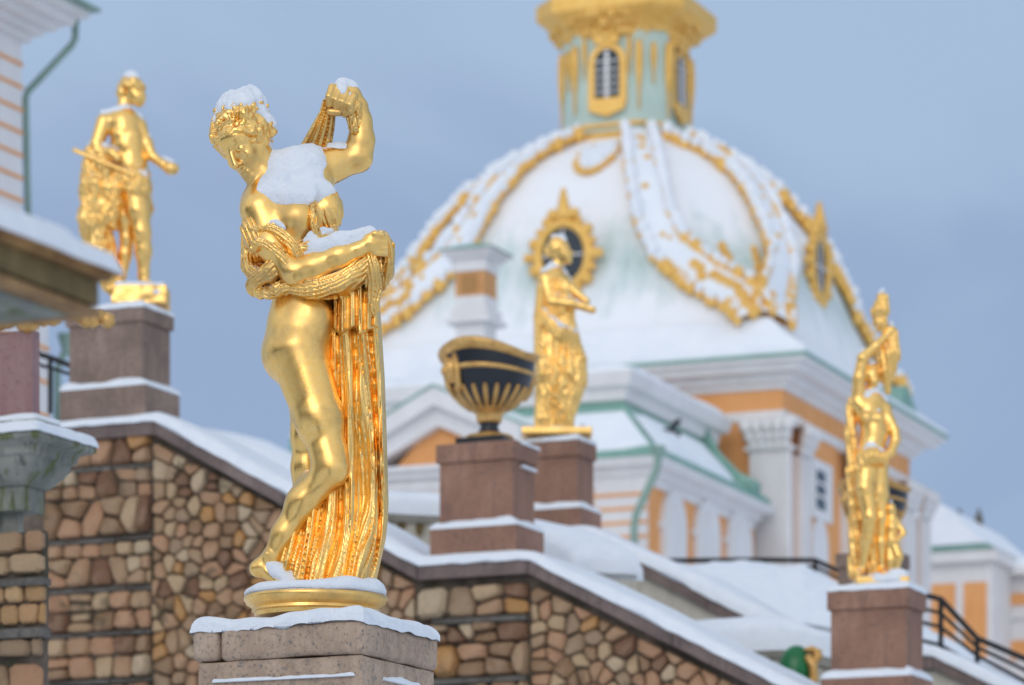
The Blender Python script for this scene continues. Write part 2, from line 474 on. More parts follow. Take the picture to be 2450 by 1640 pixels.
# ------------------------------------------------------------------ sculpting: distance fields on a grid, meshed with surface nets
def surface_nets(V, h, org):
    ins = V < 0
    c = [(i, j, k) for i in (0, 1) for j in (0, 1) for k in (0, 1)]
    nx, ny, nz_ = V.shape
    cnt = np.zeros((nx - 1, ny - 1, nz_ - 1), np.int8)
    for (i, j, k) in c:
        cnt += ins[i:nx - 1 + i, j:ny - 1 + j, k:nz_ - 1 + k]
    act = (cnt > 0) & (cnt < 8)
    idx = np.argwhere(act)
    vals = np.stack([V[idx[:, 0] + i, idx[:, 1] + j, idx[:, 2] + k] for (i, j, k) in c], 1)
    pos = np.zeros((len(idx), 3)); num = np.zeros(len(idx))
    for a in range(8):
        for b in range(a + 1, 8):
            d = [c[b][t] - c[a][t] for t in range(3)]
            if sum(abs(x) for x in d) != 1: continue
            va, vb = vals[:, a], vals[:, b]
            cr = (va < 0) != (vb < 0)
            t = np.where(cr, va / np.where(cr, va - vb, 1), 0)
            for ax in range(3):
                pos[:, ax] += np.where(cr, c[a][ax] + t * d[ax], 0)
            num += cr
    pos /= num[:, None]
    verts = (idx + pos) * h + np.array(org)
    ids = np.full(act.shape, -1, np.int32); ids[act] = np.arange(len(idx))
    quads = []
    for ax in range(3):
        A = [slice(None)] * 3; B = [slice(None)] * 3
        A[ax] = slice(0, -1); B[ax] = slice(1, None)
        s = ins[tuple(A)] != ins[tuple(B)]
        e = np.argwhere(s)
        o1, o2 = [(1, 2), (2, 0), (0, 1)][ax]
        ok = (e[:, o1] > 0) & (e[:, o2] > 0) & (e[:, o1] < V.shape[o1] - 1) & (e[:, o2] < V.shape[o2] - 1)
        e = e[ok]
        def cell(d1, d2):
            q = e.copy(); q[:, o1] -= d1; q[:, o2] -= d2
            return ids[q[:, 0], q[:, 1], q[:, 2]]
        qd = np.stack([cell(1, 1), cell(0, 1), cell(0, 0), cell(1, 0)], 1)
        inside_first = ins[e[:, 0], e[:, 1], e[:, 2]]
        qd[~inside_first] = qd[~inside_first][:, ::-1]
        quads.append(qd)
    q = np.concatenate(quads); q = q[(q >= 0).all(1)]
    return verts, q

def npmesh(name, verts, quads):
    me = bpy.data.meshes.new(name)
    me.vertices.add(len(verts)); me.vertices.foreach_set('co', np.ascontiguousarray(verts, np.float32).ravel())
    me.loops.add(len(quads) * 4); me.loops.foreach_set('vertex_index', np.ascontiguousarray(quads, np.int32).ravel())
    me.polygons.add(len(quads)); me.polygons.foreach_set('loop_start', np.arange(0, len(quads) * 4, 4, dtype=np.int32))
    me.polygons.foreach_set('use_smooth', np.ones(len(quads), bool))
    me.update(calc_edges=True); me.validate()
    return me

def smin(a, b, k):
    if k <= 0: return np.minimum(a, b)
    h = np.maximum(k - np.abs(a - b), 0) / k
    return np.minimum(a, b) - h * h * k * 0.25

class Sculpt:
    """field in photo-pixel units around depth Y0: axes x right, d towards the camera, z up from the horizon"""
    def __init__(s, x0, x1, py0, py1, d0, d1, h, Y0):
        s.h = h; s.Y0 = Y0; s.k = Y0 / F
        s.X = np.arange(x0 - CX, x1 - CX, h, dtype=np.float32)
        s.D = np.arange(d0, d1, h, dtype=np.float32)
        s.Z = np.arange(H - py1, H - py0, h, dtype=np.float32)
        s.org = (s.X[0], s.D[0], s.Z[0])
        s.V = s.new()
    def new(s): return np.full((len(s.X), len(s.D), len(s.Z)), 60.0, np.float32)
    def pt(s, p):
        q = 1 - p[2] / F
        return np.array([(p[0] - CX) * q, p[2], (H - p[1]) * q], np.float32)
    def blk(s, lo, hi):
        sl = []
        for ax, arr in enumerate((s.X, s.D, s.Z)):
            a = int(max(0, np.floor((lo[ax] - arr[0]) / s.h))); b = int(min(len(arr), np.ceil((hi[ax] - arr[0]) / s.h) + 1))
            if b <= a: return None
            sl.append(slice(a, b))
        return tuple(sl)
    def grids(s, sl):
        return s.X[sl[0]][:, None, None], s.D[sl[1]][None, :, None], s.Z[sl[2]][None, None, :]
    def put(s, sl, f, k, sub=False):
        if sub: s.V[sl] = -smin(-s.V[sl], f, k) if k > 0 else np.maximum(s.V[sl], -f)
        else: s.V[sl] = smin(s.V[sl], f, k)
    def cone(s, a, b, ra, rb, k=8, sub=False, flat=None, disp=None, m=30):
        A, B = s.pt(a), s.pt(b); r = max(ra, rb) * (max(flat) if flat else 1) + m
        sl = s.blk(np.minimum(A, B) - r, np.maximum(A, B) + r)
        if sl is None: return
        X, D, Z = s.grids(sl); ab = B - A; L = float(ab @ ab) + 1e-6
        t = np.clip(((X - A[0]) * ab[0] + (D - A[1]) * ab[1] + (Z - A[2]) * ab[2]) / L, 0, 1)
        dx, dd, dz = X - A[0] - t * ab[0], D - A[1] - t * ab[1], Z - A[2] - t * ab[2]
        if flat is not None:
            dx = dx / flat[0]; dd = dd / flat[1]; dz = dz / flat[2]
        f = np.sqrt(dx * dx + dd * dd + dz * dz) - (ra + (rb - ra) * t)
        if flat is not None: f = f * min(flat)
        if disp is not None: f = f - disp(X, D, Z, t)
        s.put(sl, f, k, sub)
    def chain(s, pts, k=8, **kw):
        for a, b in zip(pts, pts[1:]): s.cone(a[:3], b[:3], a[3], b[3], k, **kw)
    def ell(s, c, rad, k=8, ax=None, sub=False, disp=None, m=30, raw=False):
        C = c if raw else s.pt(c); r = max(rad) + m
        sl = s.blk(C - r, C + r)
        if sl is None: return
        X, D, Z = s.grids(sl); x, d, z = X - C[0], D - C[1], Z - C[2]
        if ax is not None:
            u = [x * a[0] + d * a[1] + z * a[2] for a in ax]
        else: u = [x, d, z]
        k0 = np.sqrt((u[0] / rad[0]) ** 2 + (u[1] / rad[1]) ** 2 + (u[2] / rad[2]) ** 2)
        k1 = np.sqrt((u[0] / rad[0] ** 2) ** 2 + (u[1] / rad[1] ** 2) ** 2 + (u[2] / rad[2] ** 2) ** 2) + 1e-6
        f = k0 * (k0 - 1) / k1
        if disp is not None: f = f - disp(X, D, Z)
        s.put(sl, f, k, sub)
    def func(s, lo, hi, fn, k=3, sub=False):
        """lo, hi: (px, py, d) corners"""
        A = np.array([min(lo[0], hi[0]) - CX, min(lo[2], hi[2]), H - max(lo[1], hi[1])]); B = np.array([max(lo[0], hi[0]) - CX, max(lo[2], hi[2]), H - min(lo[1], hi[1])])
        sl = s.blk(A, B)
        if sl is None: return
        X, D, Z = s.grids(sl); s.put(sl, fn(X + CX, D, H - Z), k, sub)
    def noise(s, scale, seed):
        rs = np.random.RandomState(seed); Ws = []; n = []
        scs = scale if isinstance(scale, tuple) else (scale,) * 3
        for arr, sc_ in zip((s.X, s.D, s.Z), scs):
            u = (arr - arr[0]) / sc_; m = int(u[-1]) + 3; i = u.astype(int); f = u - i; f = f * f * (3 - 2 * f)
            W = np.zeros((len(arr), m), np.float32); W[np.arange(len(arr)), i] = 1 - f; W[np.arange(len(arr)), i + 1] = f
            Ws.append(W); n.append(m)
        L = rs.uniform(-1, 1, n).astype(np.float32)
        t = np.tensordot(Ws[0], L, (1, 0)); t = np.tensordot(t, Ws[1], (1, 1)); t = np.tensordot(t, Ws[2], (1, 1))
        return t
    def blur(s, V, n=1):
        for _ in range(n):
            for ax in range(3):
                W = V.copy(); a = [slice(None)] * 3; b = [slice(None)] * 3; c = [slice(None)] * 3
                a[ax] = slice(1, -1); b[ax] = slice(0, -2); c[ax] = slice(2, None)
                W[tuple(a)] = V[tuple(a)] * .5 + (V[tuple(b)] + V[tuple(c)]) * .25
                V = W
        return V
    def mesh(s, name, V=None, base=Vector((0, 0, 0))):
        v, q = surface_nets(s.V if V is None else V, s.h, s.org)
        wv = np.stack([v[:, 0] * s.k - base[0], s.Y0 - v[:, 1] * s.k - base[1], CAMZ + v[:, 2] * s.k - base[2]], 1)
        return npmesh(name, wv, q[:, ::-1])   # d runs against y: flip winding
    def snow(s, V, h, e, nz=None, keep=12.0):
        n = max(1, int(round(h / s.h)))
        W = np.full_like(V, 60.0); W[:, :, n:] = V[:, :, :-n]
        W = W + e
        if nz is not None: W = W + nz
        W = np.maximum(W, -V - keep)
        return W

def interp(y, pts):
    ys = np.array([p[0] for p in pts], np.float32); vs = np.array([p[1] for p in pts], np.float32)
    return np.interp(y, ys, vs).astype(np.float32)

def ridges(ph, sharp=0.7):
    """folds: rounded crests with narrow valleys, range -1..1"""
    f = np.abs(np.sin(ph * math.pi)) ** sharp
    return f * 2 - 1
# ------------------------------------------------------------------ main statue
def nrm(v): v = np.array(v, float); return v / np.linalg.norm(v)

def head(s, O, U, Fw, scale, k=6, nose=1.0):
    """face and skull in a head frame: U crown, Fw nose (x, d, z order), O centre in field units"""
    U = nrm(U); Fw = nrm(Fw - np.dot(Fw, U) * U); S = np.cross(Fw, U)
    S = nrm(S); 
    def pt(a, u, f): return np.array(O) + (S * a + U * u + Fw * f) * scale
    def el(a, u, f, ra, ru, rf, kk=k, sub=False, disp=None):
        s.ell(pt(a, u, f), (ra * scale, rf * scale, ru * scale), kk * scale, ax=(S, Fw, U), sub=sub, disp=disp, raw=True)
    def cn(p, q, ra, rb, kk=k, sub=False):
        A, B = pt(*p), pt(*q)
        # cone() converts from photo pixels, so feed it points converted back
        def back(v): w_ = 1 - v[1] / F; return (v[0] / w_ + CX, H - v[2] / w_, v[1])
        s.cone(back(A), back(B), ra * scale, rb * scale, kk * scale, sub=sub)
    return pt, el, cn

def face(pt, el, cn):
    el(0, 12, -6, 51, 66, 68, 0)                 # skull
    el(0, -22, 26, 36, 52, 42, 14)               # mid face
    el(0, 22, 34, 45, 36, 36, 14)                # forehead
    cn((0, -45, 30), (0, -72, 50), 34, 17, 14)   # jaw to chin
    for a in (-1, 1):
        cn((a * 34, -20, 0), (a * 13, -66, 42), 19, 13, 16)      # jaw line
        el(a * 24, -24, 48, 15, 15, 15, 12)      # cheek
        el(a * 20, -3, 71, 14, 8.5, 12, 7, sub=True)   # eye socket
        el(a * 20, -5, 58, 13, 7.5, 9, 2)        # eye with lids
        cn((a * 9, 8, 68), (a * 32, 9, 54), 4.5, 4, 5)           # brow
        cn((a * 11, -1.5, 68), (a * 29, -3, 60), 2.2, 2, 1.5)
        el(a * 7.5, -33, 70, 6.5, 5, 8, 4)       # nostril
        el(a * 54, -14, -4, 7, 18, 12, 3)        # ear
        cn((a * 3, -48, 67), (a * 15, -50, 57), 4.2, 2.2, 2)
    cn((0, 10, 67), (0, -31, 84), 5.5, 7.5, 5)     # nose
    cn((-8, -57, 65), (8, -57, 65), 5.0, 5.0, 2) # lower lip
    el(0, -53, 70, 17, 1.8, 5, 1.5, sub=True)    # mouth line
    el(0, -72, 57, 14, 11, 12, 8)                # chin

Y0 = 12.0
base_main = P(757, 1478, Y0)
STAT = thing('gilded_statue', 'large gilded statue of a half draped figure, one arm raised, on grey granite pedestal', 'statue', base_main)
s = Sculpt(478, 965, 160, 1440, -150, 185, 2.5, Y0)
c = s.chain; e = s.ell
# torso and legs
c([(632, 495, 5, 58), (700, 560, 5, 84), (712, 640, 5, 72), (724, 712, 5, 65)], 30)
c([(740, 430, -10, 60), (700, 545, 5, 84)], 34)
c([(724, 712, 5, 65), (716, 780, 8, 72), (712, 838, 12, 80)], 24)
e((692, 852, -4), (63, 70, 66), 26)                    # seat
e((752, 765, 46), (48, 40, 62), 34)                    # belly
c([(716, 845, 32, 74), (765, 1005, 50, 57), (788, 1092, 62, 42), (793, 1122, 66, 38)], 20)
c([(742, 880, -40, 62), (741, 1043, -42, 43), (735, 1120, -46, 36), (735, 1230, -50, 34), (735, 1380, -50, 22)], 20)
c([(792, 1128, 66, 38), (724, 1203, 38, 36), (680, 1280, 26, 28), (650, 1333, 18, 22)], 24)
e((800, 1112, 84), (25, 20, 30), 16)                   # knee cap
e((738, 1180, 22), (34, 34, 55), 18)                   # calf belly
c([(650, 1335, 18, 23), (622, 1358, 10, 20), (616, 1362, 10, 19)], 10)
c([(632, 1362, 14, 19), (676, 1395, 34, 17), (688, 1404, 38, 12)], 10)
for i in range(5):
    c([(668 + i * 6, 1398, 52 - i * 9, 8.5 - i * .5), (680 + i * 6.5, 1411 - i * .8, 58 - i * 9, 7.5 - i * .6), (688 + i * 6.5, 1417 - i * 1.2, 60 - i * 9, 6.5 - i * .6)], 3)
e((640, 1326, 40), (9, 8, 9), 6)
# chest
e((714, 522, 72), (44, 40, 42), 22); e((783, 500, 40), (38, 38, 42), 18)
# shoulders and neck
c([(626, 502, 40, 44), (650, 470, 20, 50), (690, 430, 0, 52), (745, 405, -25, 44)], 26)
c([(664, 470, 8, 46), (644, 425, 12, 37), (628, 385, 12, 37)], 22)
c([(652, 452, 42, 9), (632, 405, 46, 8)], 14)
# near arm
c([(624, 505, 46, 43), (652, 588, 72, 36), (706, 652, 90, 33)], 22)
c([(708, 655, 92, 33), (752, 640, 102, 32), (812, 614, 116, 26), (858, 598, 122, 19)], 20)
c([(811, 615, 116, 30), (820, 611, 117, 29)], 2)
c([(858, 598, 122, 19), (888, 583, 122, 21), (902, 578, 118, 19)], 8)
for i in range(4):
    y = 566 + i * 13
    c([(896, y, 132 - i * 3, 9), (922, y + 3, 122 - i * 3, 8.5), (926, y + 7, 98, 7.5), (912, y + 9, 84, 6.5)], 3)
c([(878, 570, 130, 9), (898, 560, 138, 8), (914, 562, 136, 7)], 4)
# raised arm
c([(745, 404, -25, 45), (800, 393, -32, 37), (856, 378, -36, 32)], 22)
c([(857, 376, -36, 32), (865, 335, -32, 29), (864, 290, -26, 23), (861, 255, -20, 18)], 20)
c([(788, 396, -30, 40), (797, 395, -30, 40)], 2)
c([(861, 254, -20, 18), (843, 228, -10, 20), (815, 215, -2, 16), (800, 214, 0, 13)], 10)
for i, (a, b, t) in enumerate([((795, 209), (787, 232), (788, 252)), ((813, 217), (804, 240), (804, 260)), ((829, 223), (820, 245), (819, 264)), ((846, 231), (837, 252), (834, 268))]):
    c([(a[0], a[1], 10, 10), (b[0], b[1], 20, 9), (t[0], t[1], 8, 7.5)], 3)
c([(856, 252, 2, 10), (838, 268, 14, 9), (824, 276, 8, 7)], 4)
# head
O = s.pt((587, 341, 20))
pt, el, cn = head(s, O, (-.52, .27, .80), (-.44, .74, -.51), 1.0)
face(pt, el, cn)
s.V = s.blur(s.V, 1)
body = s.V
# hair: waved locks round the face, a knot behind
s.V = s.new()
hn = s.noise(15, 11); hn2 = s.noise(8, 12)
el(0, 22, -14, 59, 66, 72, 0)
el(-18, 66, -30, 38, 34, 36, 12); el(22, 50, -52, 36, 36, 34, 12)
el(-40, 44, 2, 26, 34, 34, 10); el(30, 60, 0, 40, 24, 34, 12)
s.V -= (np.abs(hn) * 10 + hn2 * 6)
rr = random.Random(3)
for k_ in range(26):
    t = k_ / 25.0; a = math.pi * (t * 1.16 - 0.08)
    for row in range(3):
        ra = 54 + row * 3
        x, u = math.cos(a) * ra, 2 + math.sin(a) * (40 + row * 13)
        f = 48 * math.sin(a) ** .7 - row * 20 + 4 if math.sin(a) > 0 else 6 - row * 20
        el(x + rr.uniform(-3, 3), u + rr.uniform(-3, 3), f + rr.uniform(-3, 3), 10.5, 8.5, 10.5, 8)
        el(x + rr.uniform(-5, 5), u + 8 + rr.uniform(-3, 3), f - 3, 4.2, 4.2, 9, 1, sub=True)
s.V -= hn2 * 2.5 + np.abs(s.noise(6.5, 13)) * 2.5
el(0, -30, 62, 46, 48, 34, 6, sub=True)      # opening for the face
for a in (-1, 1): el(a * 50, -52, 28, 34, 34, 40, 6, sub=True)
hair = s.V
# drapery
s.V = s.new()
fn1 = s.noise((34, 60, 330), 21); fn2 = s.noise((16, 26, 120), 22); fn3 = s.noise((90, 90, 520), 23)
fr1 = s.noise(46, 24); fr2 = s.noise(17, 25)
def grab(N, X, D, Z):   # sample a whole-grid noise on a block
    i = np.rint((X.ravel() - s.X[0]) / s.h).astype(int); j = np.rint((D.ravel() - s.D[0]) / s.h).astype(int); k = np.rint((Z.ravel() - s.Z[0]) / s.h).astype(int)
    return N[np.ix_(i, j, k)]
Lp = [(600, 800), (690, 788), (745, 795), (860, 780), (1000, 775), (1090, 785), (1130, 770), (1200, 712), (1300, 678), (1350, 668), (1395, 684), (1415, 700)]
Rp = [(600, 905), (690, 902), (771, 908), (898, 916), (1043, 921), (1189, 925), (1230, 924), (1284, 918), (1362, 900), (1415, 888)]
def panel(px, D, py):
    L = interp(py, Lp); Rr = interp(py, Rp)
    sN = (px - L) / (Rr - L); sc_ = np.clip(sN, 0, 1)
    X = px - CX; Z = H - py
    n1 = grab(fn1, X, D * 0, Z)[:, :1, :]; n2 = grab(fn2, X, D * 0, Z)[:, :1, :]; n3 = grab(fn3, X, D * 0, Z)[:, :1, :]
    dc = interp(py, [(600, 60), (700, 52), (900, 34), (1100, 26), (1250, 34), (1400, 52)])
    wdt = (Rr - L)
    bow = np.sqrt(np.clip(1 - (2 * sc_ - 1) ** 2, 0, 1)) * 46 - 30
    nf = 1 + (py - 600) / 1400.0
    xa = (px - (Rr - 60)) / (15.5 * nf) + 0.9 * n3 + 0.42 * n1
    f1 = ridges(xa * .50, .8) * 13 * (1 + .5 * n3); f2 = ridges(xa * 1.27 + .3 + n1 * .9, .6) * 5.0 * (1 + n2 * .8); f3 = ridges(xa * 3.1 + n2 * .8, .7) * 1.8
    brk = np.clip((py - 1290) / 120, 0, 1)
    surf = dc + bow + f1 + f2 + f3 + n2 * 3 + n1 * 7 + brk * 8
    a = (D - surf) * 0.6
    b = (-72 - n1 * 6) - D
    l = (L - px) * .9; r = (px - Rr - ridges((D + 0 * px) / 17.0, .6) * 3) * .9
    tb = (560 - py); bb = py - 1416 - n1 * 4
    return np.maximum(np.maximum(np.maximum(a, b), np.maximum(l, r)), np.maximum(tb, bb))
s.func((655, 590, -95), (945, 1428, 140), panel, 4)
# over-fold with a zigzag hem
hem = [(785, 812), (800, 800), (817, 816), (838, 806), (853, 799), (861, 820), (885, 806), (901, 795), (915, 798)]
def over(px, D, py):
    X = px - CX; Z = H - py
    n1 = grab(fn1, X, D * 0, Z)[:, :1, :]; n2 = grab(fn2, X, D * 0, Z)[:, :1, :]
    L = interp(py, [(600, 790), (700, 792), (760, 800), (820, 790)]); Rr = interp(py, Rp) + 2
    hy = np.interp(px, [h_[0] for h_ in hem], [h_[1] for h_ in hem])
    sc_ = np.clip((px - L) / (Rr - L), 0, 1)
    xa = (px - 800) / 15.0 + .6 * n1
    surf = interp(py, [(600, 72), (700, 70), (820, 66)]) + np.sqrt(np.clip(1 - (2 * sc_ - 1) ** 2, 0, 1)) * 38 - 22 + ridges(xa * .8, .7) * 9 + ridges(xa * 1.9 + n2 * .5, .6) * 3 + (py - 700) / 120 * 4
    return np.maximum(np.maximum((D - surf) * .6, surf - 26 - D), np.maximum(np.maximum(L - px, px - Rr), np.maximum(py - hy, 600 - py)))
s.func((780, 600, -10), (925, 828, 150), over, 2)
def ropes(ctrl, n, wid, r, kk=3, spread=(0, 0, 1), seed=0, amp=3.0, taper=1.0):
    """n parallel folds following ctrl (px, py, d)"""
    # one gathered strip of cloth: folds run along it, warped so that they merge and part
    pers = 9.0 if wid > 22 else 7.0
    fine = []
    cc_ = [np.array([p[0], p[1], p[2], wid * .5 * (p[3] if len(p) > 3 else 1.0) * .82 + 2], float) for p in ctrl]
    for j in range(len(cc_) - 1):
        p0, p1, p2, p3 = [cc_[max(0, min(len(cc_) - 1, j + q))] for q in (-1, 0, 1, 2)]
        for t in (0, .25, .5, .75):
            fine.append(.5 * ((2 * p1) + (-p0 + p2) * t + (2 * p0 - 5 * p1 + 4 * p2 - p3) * t * t + (-p0 + 3 * p1 - 3 * p2 + p3) * t ** 3))
    fine.append(cc_[-1]); off = seed * .37
    for a, b in zip(fine, fine[1:]):
        A, B = s.pt(a[:3]), s.pt(b[:3]); tx_, tz_ = B[0] - A[0], B[2] - A[2]; L_n = math.hypot(tx_, tz_) + 1e-6; nx_, nz_ = -tz_ / L_n, tx_ / L_n
        def dsp(X, D, Z, t, A=A, nx_=nx_, nz_=nz_):
            wv = grab(fr1, X, D, Z) * 1.0 + grab(fr2, X, D, Z) * .35
            u_ = ((X - A[0]) * nx_ + (Z - A[2]) * nz_) / pers + wv + off
            return ridges(u_, .75) * 2.8 + ridges(u_ * 2.3 + 1.3, .7) * .9
        s.cone(tuple(a[:3]), tuple(b[:3]), a[3], b[3], 3, m=14, disp=dsp)
    return
    rg = random.Random(seed); P0 = [np.array(p[:3], float) for p in ctrl]
    for i in range(n):
        o = ((i + .5) / n - .5) * wid
        pts = []
        for j, p in enumerate(P0):
            t = P0[min(j + 1, len(P0) - 1)] - P0[max(j - 1, 0)]; t2 = t[:2] / (np.linalg.norm(t[:2]) + 1e-6)
            nn = np.array([-t2[1], t2[0]]); m = ctrl[j][3] if len(ctrl[j]) > 3 else 1.0
            q = p.copy(); q[:2] += nn * (o * m + rg.uniform(-1, 1) * amp * .4); q[2] += -abs(o / wid * 2) ** 2 * 7 * m + rg.uniform(-amp, amp)
            pts.append((q[0], q[1], q[2], r * rg.uniform(.8, 1.15) * (m ** .4)))
        # finer steps (catmull-rom)
        fine = []
        for j in range(len(pts) - 1):
            p0, p1, p2, p3 = [np.array(pts[max(0, min(len(pts) - 1, j + q))]) for q in (-1, 0, 1, 2)]
            for t in (0, .34, .67):
                fine.append(tuple(.5 * ((2 * p1) + (-p0 + p2) * t + (2 * p0 - 5 * p1 + 4 * p2 - p3) * t * t + (-p0 + 3 * p1 - 3 * p2 + p3) * t ** 3)))
        fine.append(pts[-1])
        s.chain(fine, kk, m=12)
# cloth bundle behind the back and below the near arm
def fold_a(X, D, Z, t=None): return ridges((X * .5 - Z * .9 + D * .25) / 17.0, .7) * 3.5
def fold_b(X, D, Z, t=None): return ridges((X * .95 + Z * .25) / 11.0, .7) * 3.0
c([(604, 560, 10, 15), (610, 620, 16, 17), (624, 672, 36, 20), (672, 688, 56, 15)], 14, disp=fold_a)
c([(604, 560, -20, 22), (622, 620, -34, 36), (650, 668, -30, 40), (760, 660, -50, 40), (850, 640, -40, 40)], 14, disp=fold_a)
c([(598, 545, 28, 18), (602, 585, 40, 15)], 8, disp=fold_b)
ropes([(590, 600, 20, .5), (600, 645, 40, 1), (634, 664, 70, 1.0), (676, 640, 88, .6)], 5, 34, 5, 2, seed=2)
ropes([(622, 706, 40, .5), (606, 684, 56, 1), (640, 650, 80, 1), (664, 620, 88, .7)], 6, 36, 4.6, 2, seed=3)
ropes([(606, 690, 44, .7), (640, 702, 66, 1), (690, 688, 88, 1), (716, 676, 92, .5)], 5, 28, 4.6, 2, seed=4)
ropes([(588, 560, 20, .5), (594, 620, 30, .8), (602, 680, 40, .7)], 4, 18, 4, 2, seed=5)
# sleeve gathered on the upper arm
def sleeve(X, D, Z, t=None): return ridges((X * .85 + Z * .35) / 10.0, .7) * 3.2
c([(617, 550, 50, 41), (630, 574, 61, 38), (638, 590, 66, 33)], 3, disp=sleeve)
ropes([(586, 546, 70, .5), (618, 549, 98, .5), (652, 540, 106, .6), (672, 536, 100, .5)], 2, 8, 4.5, 2, seed=6)
ropes([(640, 545, 104, .6), (672, 560, 112, 1), (700, 588, 118, 1), (716, 622, 112, .6)], 4, 20, 4.2, 2, seed=7)
ropes([(604, 600, 94, .6), (622, 580, 98, 1), (664, 600, 112, 1), (694, 640, 112, .8)], 4, 20, 3.6, 2, seed=8)
# girdle under the breasts
ropes([(700, 600, 104, .7), (740, 592, 104, 1), (775, 574, 92, 1), (800, 556, 66, .8)], 5, 26, 4, 2, seed=9)
ropes([(712, 626, 98, .7), (750, 616, 96, 1), (790, 590, 84, 1), (806, 570, 60, .8)], 5, 30, 4.2, 2, seed=10)
c([(700, 620, 40, 62), (760, 610, 34, 52)], 12, disp=fold_a)
# cloth over the far breast
def breastf(X, D, Z):
    w_ = grab(fn1, X, D, Z) * 1.1 + grab(fn2, X, D, Z) * .5
    return ridges((X + Z * .16) / 12.0 + w_, .8) * 1.5 + 2.5
def breastf_unused(X, D, Z): return ridges((X + (Z * .16)) / 9.5, .7) * 3.4 + 3
e((780, 506, 36), (39, 38, 54), 14, disp=breastf)
ropes([(752, 470, 66, .5), (748, 505, 98, .7), (752, 540, 106, .8), (764, 572, 96, .6)], 4, 18, 3.6, 3, seed=12)
# swags under the forearm
ropes([(700, 690, 92, .5), (756, 690, 104, 1), (820, 672, 108, 1), (872, 630, 104, .8)], 9, 54, 5, 2, seed=14)
ropes([(760, 704, 84, .5), (800, 700, 88, 1), (850, 676, 98, 1), (890, 628, 104, .6)], 6, 30, 4.6, 2, seed=15)
# cloth falling from the near hand
def fold_c(X, D, Z, t=None): return ridges((X * .8 + D * .5) / 9.0, .7) * 3
c([(916, 566, 96, 12), (923, 605, 88, 15), (920, 650, 70, 21), (906, 682, 62, 17)], 6, disp=fold_c)
ropes([(884, 604, 112, .6), (896, 640, 108, 1), (894, 690, 90, 1), (892, 740, 80, .8)], 6, 36, 4.6, 2, seed=16)
ropes([(912, 560, 118, .6), (931, 590, 104, 1), (930, 640, 92, 1), (915, 686, 76, .6)], 4, 24, 4.6, 2, seed=17)
# cloth fanned out from the raised hand to the back of the shoulder
fanL = [(205, 782), (262, 764), (360, 702), (400, 684)]; fanR = [(205, 800), (262, 803), (300, 799), (361, 788), (400, 782)]
def fan(px, D, py):
    L = interp(py, fanL); Rr = interp(py, fanR); sN = (px - L) / (Rr - L)
    n1 = grab(fn1, px - CX, D * 0, H - py)[:, :1, :]
    dc = interp(py, [(205, 4), (262, -10), (400, -52)])
    surf = dc + ridges(sN * 4.2 + n1 * .3, .7) * 6 + ridges(sN * 9.5, .7) * 2
    return np.maximum(np.maximum((D - surf) * .6, (dc - 16 - D)), np.maximum(np.maximum(L - px, px - Rr), np.maximum(235 - py, py - 398)))
s.func((672, 225, -85), (812, 405, 30), fan, 3)
c([(790, 268, 4, 9), (812, 270, 6, 9)], 3)
ropes([(836, 262, 12, .5), (842, 284, 4, 1), (848, 310, 0, 1)], 3, 20, 6, 3, seed=18)
ropes([(852, 246, 6, .5), (858, 270, 0, 1), (856, 296, -6, .8)], 2, 14, 5.5, 3, seed=19)
# cloth down the back of the far side, seen behind the shoulder
c([(590, 552, -6, 12), (592, 640, 0, 14)], 6, disp=fold_c)
drape = s.V
# meshes
mb = link('body', s.mesh('body', body, base_main), GOLD, STAT)
link('hair', s.mesh('hair', hair, base_main), GOLD, STAT)
link('drapery', s.mesh('drapery', drape, base_main), GOLD, STAT)
# plinth with mouldings
bm = BM(); k_ = Y0 / F
prof = [(0, 0), (146, 0), (148, 10), (154, 13), (152, 20), (160, 26), (167, 30), (168, 35), (172, 38), (173, 44), (171, 49), (164, 52), (0, 53)]
lathe(bm, [(r * k_, z * k_) for r, z in prof], 72, (-3 * k_, 0, 0), 1.0, .86, mod=lambda r, z, a: (r * (1 + .012 * math.sin(3 * a + 1)), z), cap=False)
part('plinth', bm, GOLD, STAT, smooth=True, angle=50)
# snow lying on the upward faces
base_f = s.new()
allf = np.minimum(np.minimum(body, hair), drape)
sn = s.noise(34, 31) * 5 + s.noise(14, 32) * 2.4 + s.noise(6.5, 33) * 1.8
def reg(c0, rad):
    C = s.pt(c0); X, D, Z = s.X[:, None, None], s.D[None, :, None], s.Z[None, None, :]
    return np.sqrt(((X - C[0]) / rad[0]) ** 2 + ((D - C[1]) / rad[1]) ** 2 + ((Z - C[2]) / rad[2]) ** 2)
mA = reg((585, 262, 0), (110, 130, 92))             # hair
mB = reg((712, 418, 34), (105, 120, 112))             # shoulder and chest
mC = reg((812, 572, 112), (132, 66, 58))            # forearm
mD = reg((828, 215, 0), (48, 50, 42))               # raised hand
mE = reg((830, 350, -20), (50, 60, 30))
mF = reg((672, 1362, 25), (70, 60, 62))             # foot
mG = reg((664, 545, 95), (40, 50, 38))
mH = reg((910, 1215, 60), (22, 40, 30))
def bonus(m, a): return np.clip(1 - m + sn * .012, 0, 1).clip(0, .45) / .45 * a
mB2 = reg((708, 448, 60), (108, 120, 72))
mA2 = reg((640, 305, 0), (48, 80, 62))
bon = np.maximum.reduce([bonus(mA, 17), bonus(mA2, 20), bonus(mB2, 25), bonus(mB, 19), bonus(mC, 13), bonus(mD, 15), bonus(mE, 9), bonus(mF, 13), bonus(mG, 12), bonus(mH, 12)])
lay = s.snow(allf, 20, 17.5, sn - bon, 14)
lay2 = s.snow(allf, 34, 27.0, sn - np.maximum(np.maximum(np.maximum(bonus(mA, 18), bonus(mA2, 21)), bonus(mD, 15)), np.maximum(bonus(mC, 23), bonus(mB, 4))), 14)
